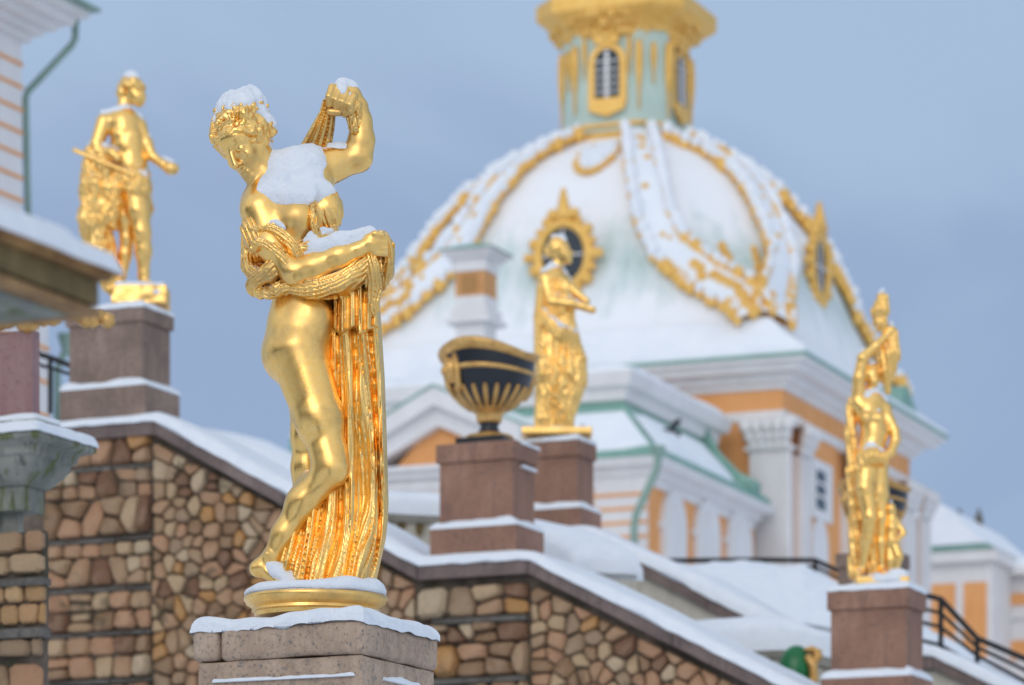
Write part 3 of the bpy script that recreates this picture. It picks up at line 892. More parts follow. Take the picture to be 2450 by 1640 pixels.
W = s.blur(np.minimum(lay, lay2), 2)
s.V = W; nn_ = s.noise(22, 51) * 3
for pts in ([(640, 1346, 22, 14), (662, 1366, 36, 17), (690, 1392, 46, 17), (730, 1404, 52, 16)], [(700, 1402, 76, 14), (780, 1412, 84, 16), (850, 1410, 74, 18), (890, 1402, 50, 24), (905, 1412, 20, 22)], [(590, 1424, 40, 12), (640, 1420, 70, 12), (664, 1424, 90, 8)]):
    s.chain(pts, 12, disp=lambda X, D, Z, t: 0)
W = s.V + nn_ * .4
# keep the face, the front of the legs and the loose folds clear
fc = O + nrm((-.44, .74, -.51)) * 62 + nrm((-.52, .27, .80)) * -22
X, D, Z = s.X[:, None, None], s.D[None, :, None], s.Z[None, None, :]
fr_ = np.sqrt((X - fc[0]) ** 2 + (D - fc[1]) ** 2 + (Z - fc[2]) ** 2)
W = np.maximum(W, 68 - fr_)
W = np.maximum(W, np.minimum(bon * 0 + 1.0 * (4 - bon), 6)) if False else W
W[bon <= 0.5] = np.maximum(W[bon <= 0.5], 2.0)
W = s.blur(W, 2) + s.noise(6, 61) * .9 + s.noise(12, 62) * .8
link('snow', s.mesh('snow', W, base_main), SNOWN, STAT)['kind'] = 'stuff'
# snow on the plinth
bm = BM(); 
def plm(r, z, a):
    n = mnoise.noise(Vector((math.cos(a) * 2.2, math.sin(a) * 2.2, 3.1)))
    g = mnoise.noise(Vector((math.cos(a) * r * 9, math.sin(a) * r * 9, z * 9)))
    lift = 1 + .55 * math.cos(a) * (1 if math.cos(a) > 0 else .35) + .35 * n
    return (r * (1 + .03 * n), .053 * 12 / 9 * 0 + z * max(.45, lift) + g * .003)
lathe(bm, [(.001, .034), (.08, .034), (.14, .033), (.185, .033), (.207, .030), (.221, .022), (.228, .010), (.226, 0), (.001, -.002)], 72, (-3 * k_, 0, 52.2 * k_), 1.0, .86, mod=plm, cap=False)
part('snow', bm, SNOWN, STAT, smooth=True)

# ------------------------------------------------------------------ front pedestal
TH = 24.0
FP = Frame(868, 11.62, TH)
o = thing('pedestal', 'tall weathered grey granite pedestal under the large statue in front, with a worn snowy top', 'pedestal', FP.origin(0), FP.rot)
ztop = FP.fr(868, 1481)[1]; zcap = FP.fr(868, 1563)[1]
xl = FP.fr(457, 1500)[0]; yr = FP.sd(1050, 1500)[0]
sx_ = -xl; print('ped', xl, yr)
def rough_block(x0, x1, y0, y1, z0, z1, bev, seed, amp=.004):
    bm = BM(); box(bm, x0, x1, y0, y1, z0, z1)
    bmesh.ops.bevel(bm, geom=list(bm.edges), offset=bev, segments=3, affect='EDGES', profile=.6)
    bmesh.ops.subdivide_edges(bm, edges=[e_ for e_ in bm.edges if e_.calc_length() > .06], cuts=7, use_grid_fill=True)
    for v in bm.verts:
        n = mnoise.noise_vector(v.co * 9 + Vector((seed, 0, 0))) * amp + mnoise.noise_vector(v.co * 32 + Vector((seed, 5, 0))) * amp * .4
        v.co += n
    return bm
part('cap_block', rough_block(xl, xl + .098, 0, yr, zcap + .002, ztop, .024, 2, .006), GRAN_GREY, o, smooth=True)
part('cap_block', rough_block(xl + .1, .0, 0, yr, zcap, ztop + .001, .024, 1, .006), GRAN_GREY, o, smooth=True)
part('shaft', rough_block(xl + .017, -.010, .012, yr - .012, zcap - .9, zcap - .003, .008, 3, .003), GRAN_GREY, o, smooth=True)
bm = BM(); box(bm, xl + .017, -.010, .012, yr - .012, .35, zcap - .902); part('lower_shaft', bm, GRAN_GREY, o)
bm = BM(); box(bm, xl - .06, .06, -.06, yr + .06, 0, .35); part('base', bm, GRAN_GREY, o, bevel=.02)
bm = BM(); 
snow_pad(bm, xl + .004, -.002, .002, yr - .004, lambda x, y: ztop - .006 + .013 * math.exp(-((x + .13) / .17) ** 2), .036, 110, 70, edge=.034, amp=.8, seed=4.2, over=.006, drop=.022)
part('snow', bm, SNOW, o, smooth=True)
# snow caught on chipped ledges of the shaft
for (a, b, py, sd_) in ((512, 850, 1634, 0), (915, 1000, 1628, 1)):
    bm = BM()
    if sd_ == 0:
        x0, z = FP.fr(a, py, .012); x1, _ = FP.fr(b, py, .012); snow_pad(bm, x0, x1, .000, .016, lambda x, y: z, .008, 30, 6, edge=.006, amp=1.2, seed=8)
    else:
        y0, z = FP.sd(a, py, -.01); y1, _ = FP.sd(b, py, -.01); snow_pad(bm, -.016, .002, y0, y1, lambda x, y: z, .014, 6, 30, edge=.008, amp=1.2, seed=11)
    part('snow', bm, SNOW, o, smooth=True)
# ------------------------------------------------------------------ cascade walls
def clip_poly(poly, a, b, c):
    """keep a*x + b*y <= c"""
    out = []
    for i in range(len(poly)):
        p, q = poly[i], poly[(i + 1) % len(poly)]
        dp, dq = a * p[0] + b * p[1] - c, a * q[0] + b * q[1] - c
        if dp <= 0: out.append(p)
        if (dp < 0) != (dq < 0) and abs(dp - dq) > 1e-12:
            t = dp / (dp - dq); out.append((p[0] + (q[0] - p[0]) * t, p[1] + (q[1] - p[1]) * t))
    return out
def area(p): return 0.5 * abs(sum(p[i][0] * p[(i + 1) % len(p)][1] - p[(i + 1) % len(p)][0] * p[i][1] for i in range(len(p))))
def voronoi(pts, bounds):
    cells = []
    for i, p in enumerate(pts):
        near = sorted(range(len(pts)), key=lambda j: (pts[j][0] - p[0]) ** 2 + (pts[j][1] - p[1]) ** 2)[1:15]
        poly = list(bounds)
        for j in near:
            q = pts[j]; a, b = q[0] - p[0], q[1] - p[1]; m = ((p[0] + q[0]) / 2, (p[1] + q[1]) / 2)
            poly = clip_poly(poly, a, b, a * m[0] + b * m[1])
            if len(poly) < 3: break
        cells.append(poly)
    return cells
def shrink(poly, g):
    cx_ = sum(p[0] for p in poly) / len(poly); cy_ = sum(p[1] for p in poly) / len(poly)
    A = sum((poly[i][0] * poly[(i + 1) % len(poly)][1] - poly[(i + 1) % len(poly)][0] * poly[i][1]) for i in range(len(poly)))
    sg = 1 if A > 0 else -1; res = list(poly)
    for i in range(len(poly)):
        p, q = poly[i], poly[(i + 1) % len(poly)]
        dx, dy = q[0] - p[0], q[1] - p[1]; L = math.hypot(dx, dy)
        if L < 1e-6: continue
        nx_, ny_ = dy / L * sg, -dx / L * sg           # outward
        res = clip_poly(res, nx_, ny_, nx_ * p[0] + ny_ * p[1] - g)
        if len(res) < 3: return []
    return res
def rounder(poly, it=1):
    for _ in range(it):
        o = []
        for i in range(len(poly)):
            p, q = poly[i], poly[(i + 1) % len(poly)]
            o += [(p[0] * .83 + q[0] * .17, p[1] * .83 + q[1] * .17), (p[0] * .17 + q[0] * .83, p[1] * .17 + q[1] * .83)]
        poly = o
    # drop very short edges
    o = [poly[0]]
    tot = math.sqrt(area(poly)) * .07
    for p in poly[1:]:
        if math.hypot(p[0] - o[-1][0], p[1] - o[-1][1]) > tot: o.append(p)
    return o if len(o) > 3 else poly
def stone(parent, poly, y, depth, proud, m, rg, rnd=1, name='stone'):
    """rough stone: outline poly in (x, z), its back at y, bulging towards the viewer (-y)"""
    poly = rounder(poly, rnd)
    if len(poly) > 12: poly = [p for i, p in enumerate(poly) if i % 2 == 0 or len(poly) < 14]
    cx_ = sum(p[0] for p in poly) / len(poly); cz_ = sum(p[1] for p in poly) / len(poly)
    bm = BM(); sz = math.sqrt(area(poly))
    def ring(f, yy, j): return [bm.verts.new(((p[0] - cx_) * f * (1 + rg.uniform(-j, j)), yy + rg.uniform(-j, j) * sz * .5, (p[1] - cz_) * f * (1 + rg.uniform(-j, j)))) for p in poly]
    tx, tz = rg.uniform(-.2, .2), rg.uniform(-.2, .24)
    A = ring(1.0, depth * .5, 0); B = ring(.99, -proud * .45, .025); C_ = ring(.80, -proud, .12)
    cc = bm.verts.new((rg.uniform(-.1, .1) * sz, -proud * rg.uniform(1.0, 1.25), rg.uniform(-.1, .1) * sz))
    for v in bm.verts:
        if v.co.y < 0: v.co.y += v.co.x * tx + v.co.z * tz
    n = len(poly)
    for i in range(n):
        k = (i + 1) % n
        bm.faces.new((A[i], A[k], B[k], B[i])); bm.faces.new((B[i], B[k], C_[k], C_[i])); bm.faces.new((C_[i], C_[k], cc))
    o = part(name, bm, m, parent, smooth=True, angle=24)
    o.location = (cx_, y, cz_)
    return o
def rubble(parent, fr, poly_px, pitch, rg, m=STONE, ly=0.0, gap=.006, depth=.16, proud=.04, keep=None):
    P2 = [fr.fr(px, py, ly) for px, py in poly_px]
    x0, x1 = min(p[0] for p in P2), max(p[0] for p in P2); z0, z1 = min(p[1] for p in P2), max(p[1] for p in P2)
    def inside(x, z):
        r = False
        for i in range(len(P2)):
            a, b = P2[i], P2[(i + 1) % len(P2)]
            if (a[1] > z) != (b[1] > z) and x < (b[0] - a[0]) * (z - a[1]) / (b[1] - a[1]) + a[0]: r = not r
        return r
    pts = []; row = 0; z = z0
    while z < z1:
        x = x0 + (row % 2) * pitch * .5
        while x < x1:
            p = (x + rg.uniform(-.36, .36) * pitch, z + rg.uniform(-.34, .34) * pitch)
            if inside(*p) and rg.random() > .09: pts.append(p)
            x += pitch * rg.uniform(.85, 1.25)
        z += pitch * .84; row += 1
    n = 0
    hull = P2[::-1]
    A = sum((hull[i][0] * hull[(i + 1) % len(hull)][1] - hull[(i + 1) % len(hull)][0] * hull[i][1]) for i in range(len(hull)))
    for cell in voronoi(pts, P2):
        if len(cell) < 3 or area(cell) < (pitch * .4) ** 2: continue
        cxx = sum(p[0] for p in cell) / len(cell); czz = sum(p[1] for p in cell) / len(cell)
        if keep and not keep(cxx, czz): continue
        c2 = shrink(cell, gap * rg.uniform(.5, 1.3))
        if len(c2) < 3 or area(c2) < (pitch * .3) ** 2: continue
        stone(parent, c2, ly, depth, proud * rg.uniform(.4, 1.3), m, rg); n += 1
    return n
def courses(parent, fr, x0p, x1p, rows, rg, m=STONE, ly=0.0, gap=.012, wid=(.22, .42), depth=.2, proud=.05, top=None, sub=.35):
    """rows: list of (py_top, py_bottom) at x0p; each a course of roughly squared blocks, some split in two"""
    xa, _ = fr.fr(x0p, 1000, ly); xb, _ = fr.fr(x1p, 1000, ly)
    for (pa, pb) in rows:
        zt = fr.fr((x0p + x1p) / 2, pa, ly)[1]; zb = fr.fr((x0p + x1p) / 2, pb, ly)[1]
        x = xa
        while x < xb - .04:
            wd = rg.uniform(*wid); xe = min(xb, x + wd)
            if xb - xe < wid[0] * .5: xe = xb
            j = lambda: rg.uniform(-.018, .018)
            blocks = [(zb, zt)]
            if zt - zb > .26 and rg.random() < sub:
                zm = zb + (zt - zb) * rg.uniform(.35, .65); blocks = [(zb, zm), (zm, zt)]
            for (a, b) in blocks:
                poly = [(x + j() * .5, a + j() * .6), (xe + j() * .5, a + j() * .6), (xe + j(), (a + b) / 2), (xe + j() * .8, b + j() * .6), ((x + xe) / 2, b + j() * .8), (x + j() * .8, b + j() * .6)]
                poly = shrink(poly, gap)
                if len(poly) > 2: stone(parent, poly, ly, depth, proud * rg.uniform(.5, 1.4), m, rg)
            x = xe
def courses(parent, fr, x0p, x1p, rows, rg, m=STONE, ly=0.0, gap=.006, wid=(.22, .42), depth=.2, proud=.05, top=None, sub=.35):
    # every course is a strip of odd-shaped blocks, mostly one high, some of them split
    for (pa, pb) in rows:
        xa, _ = fr.fr(x0p, 1000, ly); xb, _ = fr.fr(x1p, 1000, ly)
        zt = fr.fr((x0p + x1p) / 2, pa, ly)[1]; zb = fr.fr((x0p + x1p) / 2, pb, ly)[1]; hh = zt - zb; pts = []; x = xa
        while x < xb - wid[0] * .4:
            wd = rg.uniform(*wid); xm = x + wd / 2
            if rg.random() < sub and hh > wid[0] * .9: pts += [(xm + rg.uniform(-.25, .25) * wd, zb + hh * rg.uniform(.2, .3)), (xm + rg.uniform(-.25, .25) * wd, zb + hh * rg.uniform(.7, .82))]
            else: pts.append((xm, zb + hh * rg.uniform(.35, .65)))
            x += wd
        for cell in voronoi(pts, [(xa, zb), (xb, zb), (xb, zt), (xa, zt)]):
            if len(cell) < 3 or area(cell) < (wid[0] * .3) ** 2: continue
            c_ = shrink([(p[0], p[1] + mnoise.noise(Vector((p[0] * 5, pa * .1, 0))) * hh * .07) for p in cell], gap)
            if len(c_) > 2: stone(parent, c_, ly, depth, proud * rg.uniform(.3, 1.5), m, rg)

def coping(parent, fr, pts, ly0, ly1, th, mname='coping', splits=None, mt=GRAN_CAP):
    """granite coping following top-edge points (lx, z); slabs are separate pieces"""
    for i, ((xa, za), (xb, zb)) in enumerate(zip(pts, pts[1:])):
        L = math.hypot(xb - xa, zb - za); n = max(1, int(round(L / 1.6)))
        for k in range(n):
            t0, t1 = k / n, (k + 1) / n
            x0, z0, x1, z1 = xa + (xb - xa) * t0, za + (zb - za) * t0, xa + (xb - xa) * t1, za + (zb - za) * t1
            g = .004
            bm = BM(); prism(bm, [(x0 + g, z0 - th), (x1 - g, z1 - th), (x1 - g, z1), (x0 + g, z0)], ly0, ly1)
            part(mname, bm, mt, parent, bevel=.012)
def coping_snow(parent, pts, ly0, ly1, th_s, seed):
    def zf(x, y):
        return float(np.interp(x, [p[0] for p in pts], [p[1] for p in pts]))
    def thf(x): return float(np.interp(x, [t[0] for t in th_s], [t[1] for t in th_s]))
    bm = BM(); x0, x1 = pts[0][0], pts[-1][0]; n = int((x1 - x0) / .09); m = 14
    top = []; bot = []
    for i in range(n + 1):
        x = x0 + (x1 - x0) * i / n; th = thf(x); a = []; b = []
        for j in range(m + 1):
            t = 0.5 - 0.5 * math.cos(math.pi * j / m)
            e_ = mnoise.noise(Vector((x * 3.1, j * .3, seed))) * .012
            y = ly0 - .015 + (ly1 - ly0 + .03) * t + (e_ if j in (0,) else 0)
            d = min(y - (ly0 - .015), (ly1 + .015) - y); d = max(d, 0)
            s_ = min(1, d / (th * 1.0)); h = math.sqrt(max(0, 1 - (1 - s_) ** 2))
            nn = mnoise.noise(Vector((x * 1.3, y * 1.6, seed))) * .35 + mnoise.noise(Vector((x * 5, y * 5, seed))) * .12
            z = zf(x, y); hang = (.012 + .012 * mnoise.noise(Vector((x * 7, seed, 1)))) if j == 0 else 0
            a.append(bm.verts.new((x, y, z + th * h * (1 + nn) - hang + .002))); b.append(bm.verts.new((x, y, z - hang - .004)))
        top.append(a); bot.append(b)
    for i in range(n):
        for j in range(m):
            bm.faces.new((top[i][j], top[i + 1][j], top[i + 1][j + 1], top[i][j + 1])); bm.faces.new((bot[i][j], bot[i][j + 1], bot[i + 1][j + 1], bot[i + 1][j]))
        bm.faces.new((top[i][0], bot[i][0], bot[i + 1][0], top[i + 1][0])); bm.faces.new((top[i][-1], top[i + 1][-1], bot[i + 1][-1], bot[i][-1]))
    for j in range(m):
        bm.faces.new((top[0][j], top[0][j + 1], bot[0][j + 1], bot[0][j])); bm.faces.new((top[-1][j], bot[-1][j], bot[-1][j + 1], top[-1][j + 1]))
    part('snow', bm, SNOW, parent, smooth=True)

W1 = Frame(370, 29.0, TH)
wall = thing('stone_wall', 'rough stone cascade wall with sloping snowy coping, nearest wall behind the large statue', 'wall', W1.origin(0), W1.rot)
cp = [W1.fr(-60, 1016), W1.fr(368, 1003), W1.fr(998, 1350), W1.fr(1262, 1335), W1.fr(1965, 1686), W1.fr(2330, 1648)]
cp[3] = (cp[3][0], cp[2][1] + (cp[3][1] - cp[2][1]) * 0 ); cp[1] = (cp[1][0], cp[0][1] + 0 * cp[1][1]) if False else cp[1]
cp[3] = W1.fr(1262, 1335)
# level runs under the pedestals
cp[0] = (cp[0][0], cp[1][1]); zl = (cp[2][1] + cp[3][1]) / 2; cp[2] = (cp[2][0], zl); cp[3] = (cp[3][0], zl); cp[5] = (cp[5][0], cp[4][1])
cp.append((cp[5][0] + 2.2, cp[5][1] - 1.35))
TC = .115
coping(wall, W1, cp, 0.0, 1.02, TC)
core = [(x, z - TC - .004) for x, z in cp]
bm = BM(); prism(bm, [(core[0][0], 0.0)] + core + [(core[-1][0], 0.0)], .10, .92)
part('mortar_core', bm, MORTAR, wall)
coping_snow(wall, cp, 0.0, 1.02, [(cp[0][0], .05), (cp[1][0] - .2, .05), (cp[1][0] + .5, .09), (cp[2][0] - .4, .10), (cp[2][0] + .2, .06), (cp[3][0] - .1, .06), (cp[3][0] + .6, .085), (cp[4][0] - .5, .075), (cp[4][0] + .2, .06), (cp[5][0], .05), (cp[6][0], .1)], 3.0)
rg = random.Random(5)
STW = .085
lyS = STW
# pier under the left statue: coursed blocks between thin slate courses
rowsA = [(1048, 1118), (1126, 1195), (1195, 1286), (1300, 1335), (1335, 1404), (1418, 1463), (1463, 1512), (1524, 1570), (1570, 1625), (1640, 1700)]
courses(wall, W1, 112, 363, rowsA, rg, ly=lyS, wid=(.13, .25), sub=.3, gap=.006)
for py in (1122, 1293, 1411, 1518, 1632):
    zc = W1.fr(240, py, lyS)[1]; xa, xb = W1.fr(118, py, lyS)[0], W1.fr(366, py, lyS)[0]; x = xa
    while x < xb - .05:
        xe = min(xb, x + rg.uniform(.3, .7)); bm = BM(); box(bm, x + .004, xe - .004, lyS - rg.uniform(.0, .03), lyS + .1, zc - .018 + rg.uniform(-.006, .006), zc + .012)
        part('slate_slab', bm, SLATE, wall, bevel=.006); x = xe
# rubble below the first slope (only what can be seen past the front pedestal)
rubble(wall, W1, [(368, 1056), (560, 1156), (995, 1398), (995, 1700), (368, 1700)], .124, rg, ly=lyS, keep=lambda x, z: not (W1.fr(540, 1, lyS)[0] < x < W1.fr(900, 1, lyS)[0] and z < W1.fr(700, 1510, lyS)[1]))
# pier under the urn
rowsB = [(1402, 1478), (1492, 1540), (1540, 1622), (1634, 1700)]
courses(wall, W1, 1000, 1268, rowsB, rg, ly=lyS, wid=(.15, .30), sub=.3, proud=.07)
for py in (1486, 1630):
    zc = W1.fr(1130, py, lyS)[1]; bm = BM(); box(bm, W1.fr(1040, py, lyS)[0], W1.fr(1262, py, lyS)[0], lyS - .05, lyS + .1, zc - .02, zc + .02)
    part('slate_slab', bm, SLATE, wall, bevel=.006)
rubble(wall, W1, [(1272, 1395), (1900, 1708), (1272, 1708)], .124, rg, ly=lyS)

# second wall, farther back
W2 = Frame(1406, 34.0, TH)
wall2 = thing('stone_wall', 'farther cascade wall with snowy sloping coping, behind the urn pedestal and the robed statue pedestal', 'wall', W2.origin(0), W2.rot)
c2 = [W2.fr(1000, 1290), W2.fr(1406, 1276), W2.fr(1985, 1578), W2.fr(2232, 1568), W2.fr(2700, 1800)]
c2[0] = (c2[0][0], c2[1][1]); c2[3] = (c2[3][0], c2[2][1])
coping(wall2, W2, c2, 0.0, 1.0, .12)
bm = BM(); prism(bm, [(c2[0][0], 0)] + [(x, z - .124) for x, z in c2] + [(c2[-1][0], 0)], .08, .9)
part('rendered_face', bm, CREAM, wall2)
coping_snow(wall2, c2, 0, 1.0, [(c2[0][0], .05), (c2[1][0], .08), (c2[1][0] + 1, .15), (c2[2][0] - .3, .15), (c2[2][0] + .3, .07), (c2[3][0], .08), (c2[3][0] + .8, .13), (c2[4][0], .12)], 7.0)

# ------------------------------------------------------------------ pedestals of the back rows
def pedestal(frm, label, px0, pxc, ly, tops, m, group=None, steps=(1.045, 1.13), snow_top=True, seed=0):
    """tops: py at the near corner of (cap top, cap bottom, shaft bottom, base bottom)"""
    x0, _ = frm.fr(px0, 1000, ly); x1, _ = frm.fr(pxc, 1000, ly); Wd = x1 - x0; Dp = Wd * .68
    zc, zb, zs, z0 = [frm.fr(pxc, p, ly)[1] for p in tops]
    o = thing('pedestal', label, 'pedestal', frm.world(x1, ly, z0), frm.rot, group)
    h = lambda z: z - z0
    ov = .022; st = .055
    bm = BM(); box(bm, -Wd - st, st, -st, Dp + st, -.01, h(zs)); part('base', bm, m, o, bevel=.012)
    bm = BM(); box(bm, -Wd, 0, 0, Dp, h(zs) + .002, h(zb)); 
    part('shaft', bm, m, o, bevel=.012)
    bm = BM(); box(bm, -Wd - ov, ov, -ov, Dp + ov, h(zb) + .002, h(zc)); part('cap', bm, m, o, bevel=.02)
    # snow on the step of the base
    bm = BM()
    path = [(-Wd - st, Wd * .9, -1, 0), (-Wd - st, -st, -.7071, -.7071), (st, -st, .7071, -.7071), (st, Wd + st, 1, 0)]
    t = .055
    rings = []
    cs = [(-Wd - st, Wd + st, -1, 0), (-Wd - st, -st, -1, -1), (st, -st, 1, -1), (st, Wd + st, 1, 0)]
    N = 14
    full = []
    for a, b in zip(cs, cs[1:]):
        for k in range(N):
            tt = k / N; full.append([a[i] + (b[i] - a[i]) * tt for i in range(2)] + [a[2] + (b[2] - a[2]) * (1 if tt > .001 and abs(b[2] - a[2]) < .01 else 0), 0])
    pts = []
    corner = lambda cx_, cy_, dx, dy: (cx_, cy_, dx, dy)
    segs = []
    def run(p, q, nx_, ny_):
        for k in range(N + 1):
            tt = k / N; segs.append((p[0] + (q[0] - p[0]) * tt, p[1] + (q[1] - p[1]) * tt))
    outer = []
    run((-Wd - st, Dp + st), (-Wd - st, -st), -1, 0); run((-Wd - st, -st), (st, -st), 0, -1); run((st, -st), (st, Dp + st), 1, 0)
    prev = None; R_ = []
    cxm, cym = -Wd / 2, Dp / 2
    for (x, y) in segs:
        if prev and abs(prev[0] - x) + abs(prev[1] - y) < 1e-6: continue
        prev = (x, y); n = 1 + .4 * mnoise.noise(Vector((x * 6, y * 6, seed)))
        ix = min(max(x, -Wd + .004), -.004); iy = min(max(y, .004), Dp - .004)
        prof_ = [(0, -.006), (.004, .02 * n), (.3, t * .75 * n), (.7, t * n), (1, t * 1.1 * n)]
        R_.append([bm.verts.new((x + (ix - x) * a + (x - cxm) * (.015 if a == 0 else 0), y + (iy - y) * a + (y - cym) * (.015 if a == 0 else 0), h(zs) + b)) for a, b in prof_])
    for A, B in zip(R_, R_[1:]):
        for k in range(4): bm.faces.new((A[k], A[k + 1], B[k + 1], B[k]))
    part('snow', bm, SNOW, o, smooth=True)
    if snow_top:
        bm = BM(); snow_pad(bm, -Wd - ov, ov, -ov, Dp + ov, lambda x, y: h(zc), .045, 22, 22, edge=.04, amp=.5, seed=seed, over=.006, drop=.012)
        part('snow', bm, SNOW, o, smooth=True)
    return o, Wd, (x1, ly, zc)
GP = 'granite pedestals along the cascade walls'
p1 = pedestal(W1, 'brown granite pedestal under the gilded statue leaning on a stump, at left', 166, 340, .12, (733, 768, 922, 992), GRAN_BRN, GP, seed=1.0)
p2 = pedestal(W1, 'reddish granite pedestal carrying the black and gilt urn', 1052, 1226, .12, (1053, 1098, 1256, 1326), GRAN_RED, GP, snow_top=False, seed=2.0)
p4 = pedestal(W1, 'mottled red granite pedestal under the gilded statue with a small child figure, at right', 1988, 2168, .12, (1405, 1452, 1616, 1700), GRAN_RED, GP, seed=3.0)
p3 = pedestal(W2, 'dark red granite pedestal under the robed gilded statue, behind the urn pedestal', 1246, 1381, .12, (1051, 1090, 1215, 1270), GRAN_RED, GP, seed=4.0)
p5 = pedestal(W2, 'granite pedestal of the far urn, mostly hidden behind the right statue', 2006, 2140, .12, (1318, 1352, 1500, 1560), GRAN_BRN, GP, snow_top=False, seed=5.0)
bm = BM()
for (a, b, py) in ((1246, 1290, 1062), (1250, 1283, 1118)):
    y0 = W1.sd(a, py, p2[2][0] + .022)[0]; y1 = W1.sd(b, py, p2[2][0] + .022)[0]; z = W1.sd(a, py, p2[2][0] + .022)[1] - p2[0].location.z
    snow_pad(bm, .0, .035, max(.0, y0 - .12), max(y1, y0 + .2) - .12, z, .02, 5, 10, edge=.012, seed=py)
q_ = part('snow', bm, SNOW, p2[0], smooth=True, kind='stuff')

# ------------------------------------------------------------------ urns
def urn(frm, pd, label, seg=64):
    o0, Wd, (cx_, ly, z) = pd
    c0 = frm.world(cx_ - Wd * .47, ly + Wd * .34, z)
    o = thing('urn', label, 'urn', c0, frm.rot, 'black and gilt urns on granite pedestals'); o.scale = (1, 1, 1.1)
    u = Wd / .62
    bm = BM(); box(bm, -.20 * u, .20 * u, -.20 * u, .20 * u, .001, .045 * u); part('foot_plate', bm, BLACKP, o, bevel=.006)
    bm = BM(); lathe(bm, [(r * u, h * u) for r, h in [(.19, .046), (.195, .06), (.18, .075), (.13, .085), (.10, .095)]], 40); part('foot_ring', bm, GILTU, o, smooth=True, angle=50)
    bm = BM(); lathe(bm, [(r * u, h * u) for r, h in [(.098, .094), (.075, .12), (.07, .15), (.085, .165)]], 40); part('stem', bm, BLACKP, o, smooth=True)
    bm = BM(); lathe(bm, [(r * u, h * u) for r, h in [(.086, .164), (.10, .18), (.10, .21), (.115, .235), (.15, .255), (.16, .262)]], 40); part('cup', bm, GILTU, o, smooth=True)
    def rim(a):    # height of the wavy lip: two high ends, two low sides
        return .075 * abs(math.cos(a + 1.66)) ** 2
    def body(r, h, a):
        f = max(0, (h / u - .262) / (.60 - .262)); return (r * (1 + .05 * abs(math.cos(a + 1.66)) * f), h + rim(a) * u * f ** 3)
    prof = [(.15, .26), (.215, .30), (.275, .36), (.315, .43), (.338, .50), (.347, .56), (.355, .60), (.345, .605), (.31, .56), (.28, .45), (.2, .36), (.001, .32)]
    bm = BM(); lathe(bm, [(r * u, h * u) for r, h in prof], seg, mod=body, cap=False); part('bowl', bm, BLACKP, o, smooth=True, angle=60)
    bm = BM(); lathe(bm, [(r * u, h * u) for r, h in [(.345, .578), (.362, .585), (.385, .605), (.392, .620), (.366, .630), (.340, .615), (.338, .58)]], seg, mod=body, cap=False)
    part('rim', bm, GILTU, o, smooth=True)
    bm = BM(); lathe(bm, [(r * u, h * u) for r, h in [(.330, .488), (.348, .492), (.350, .512), (.336, .516)]], seg, mod=body, cap=False); part('band', bm, GILTU, o, smooth=True)
    me = None
    for k in range(20):
        a = 2 * math.pi * k / 20
        if me is None:
            bm = BM(); pts = []
            for (r, h, w_) in [(.155, .262, .016), (.222, .305, .021), (.280, .362, .020), (.303, .392, .014), (.309, .405, .005)]:
                pts.append((r, h, w_))
            rr_ = []
            for r, h, w_ in pts:
                rr_.append([bm.verts.new(((r + dx) * u, w_ * t * u, (h - dx * .5) * u)) for t, dx in ((-1, -.004), (-.6, .012), (.6, .012), (1, -.004))])
            for A, B in zip(rr_, rr_[1:]):
                for q in range(3): bm.faces.new((A[q], A[q + 1], B[q + 1], B[q]))
            g_ = part('gadroon', bm, GILTU, o, smooth=True); me = g_.data
        else: g_ = link('gadroon', me, None, o)
        g_.rotation_euler = (0, 0, a)
    # lion mask with ring below each high end of the lip
    for sgn in (0, 1):
        a = math.pi * sgn - 1.66 - .5
        dx, dy = math.cos(a), math.sin(a)
        bm = BM()
        ball(bm, (dx * .345 * u, dy * .345 * u, .52 * u), .075 * u, 2, (1, 1, 1.15)); ball(bm, (dx * .40 * u, dy * .40 * u, .50 * u), .038 * u, 2)
        for t in range(9):
            b = t / 9 * 2 * math.pi; ball(bm, (dx * .335 * u - dy * .078 * u * math.cos(b), dy * .335 * u + dx * .078 * u * math.cos(b), .53 * u + .09 * u * math.sin(b)), .03 * u, 1)
        for t in (-1, 1):
            tube(bm, [(dx * r * u - dy * t * w_ * u, dy * r * u + dx * t * w_ * u, h * u) for r, w_, h in ((.35, .06, .62), (.345, .08, .5), (.325, .07, .40), (.29, .05, .34))], [.022 * u, .03 * u, .024 * u, .012 * u], 6)
        part('lion_mask', bm, GILTU, o, smooth=True, kind='stuff' if False else None)
    bm = BM(); lathe(bm, [(r * u, h * u) for r, h in [(.001, .60), (.2, .61), (.29, .61), (.325, .60), (.33, .57)]], seg, mod=lambda r, h, a: (r, h + rim(a) * u * (.9 if r > .25 * u else .5) + .02 * u), cap=False)
    part('snow', bm, SNOW, o, smooth=True)
    return o
GILTU = mat('urn_gilding', (.62, .38, .13), .4, .6, b_urn)
urn(W1, p2, 'black urn with gilded gadroons and wavy rim, on the reddish pedestal beside the robed statue')
urn(W2, p5, 'far black urn with gilded bands, half hidden behind the statue with the child', 40)

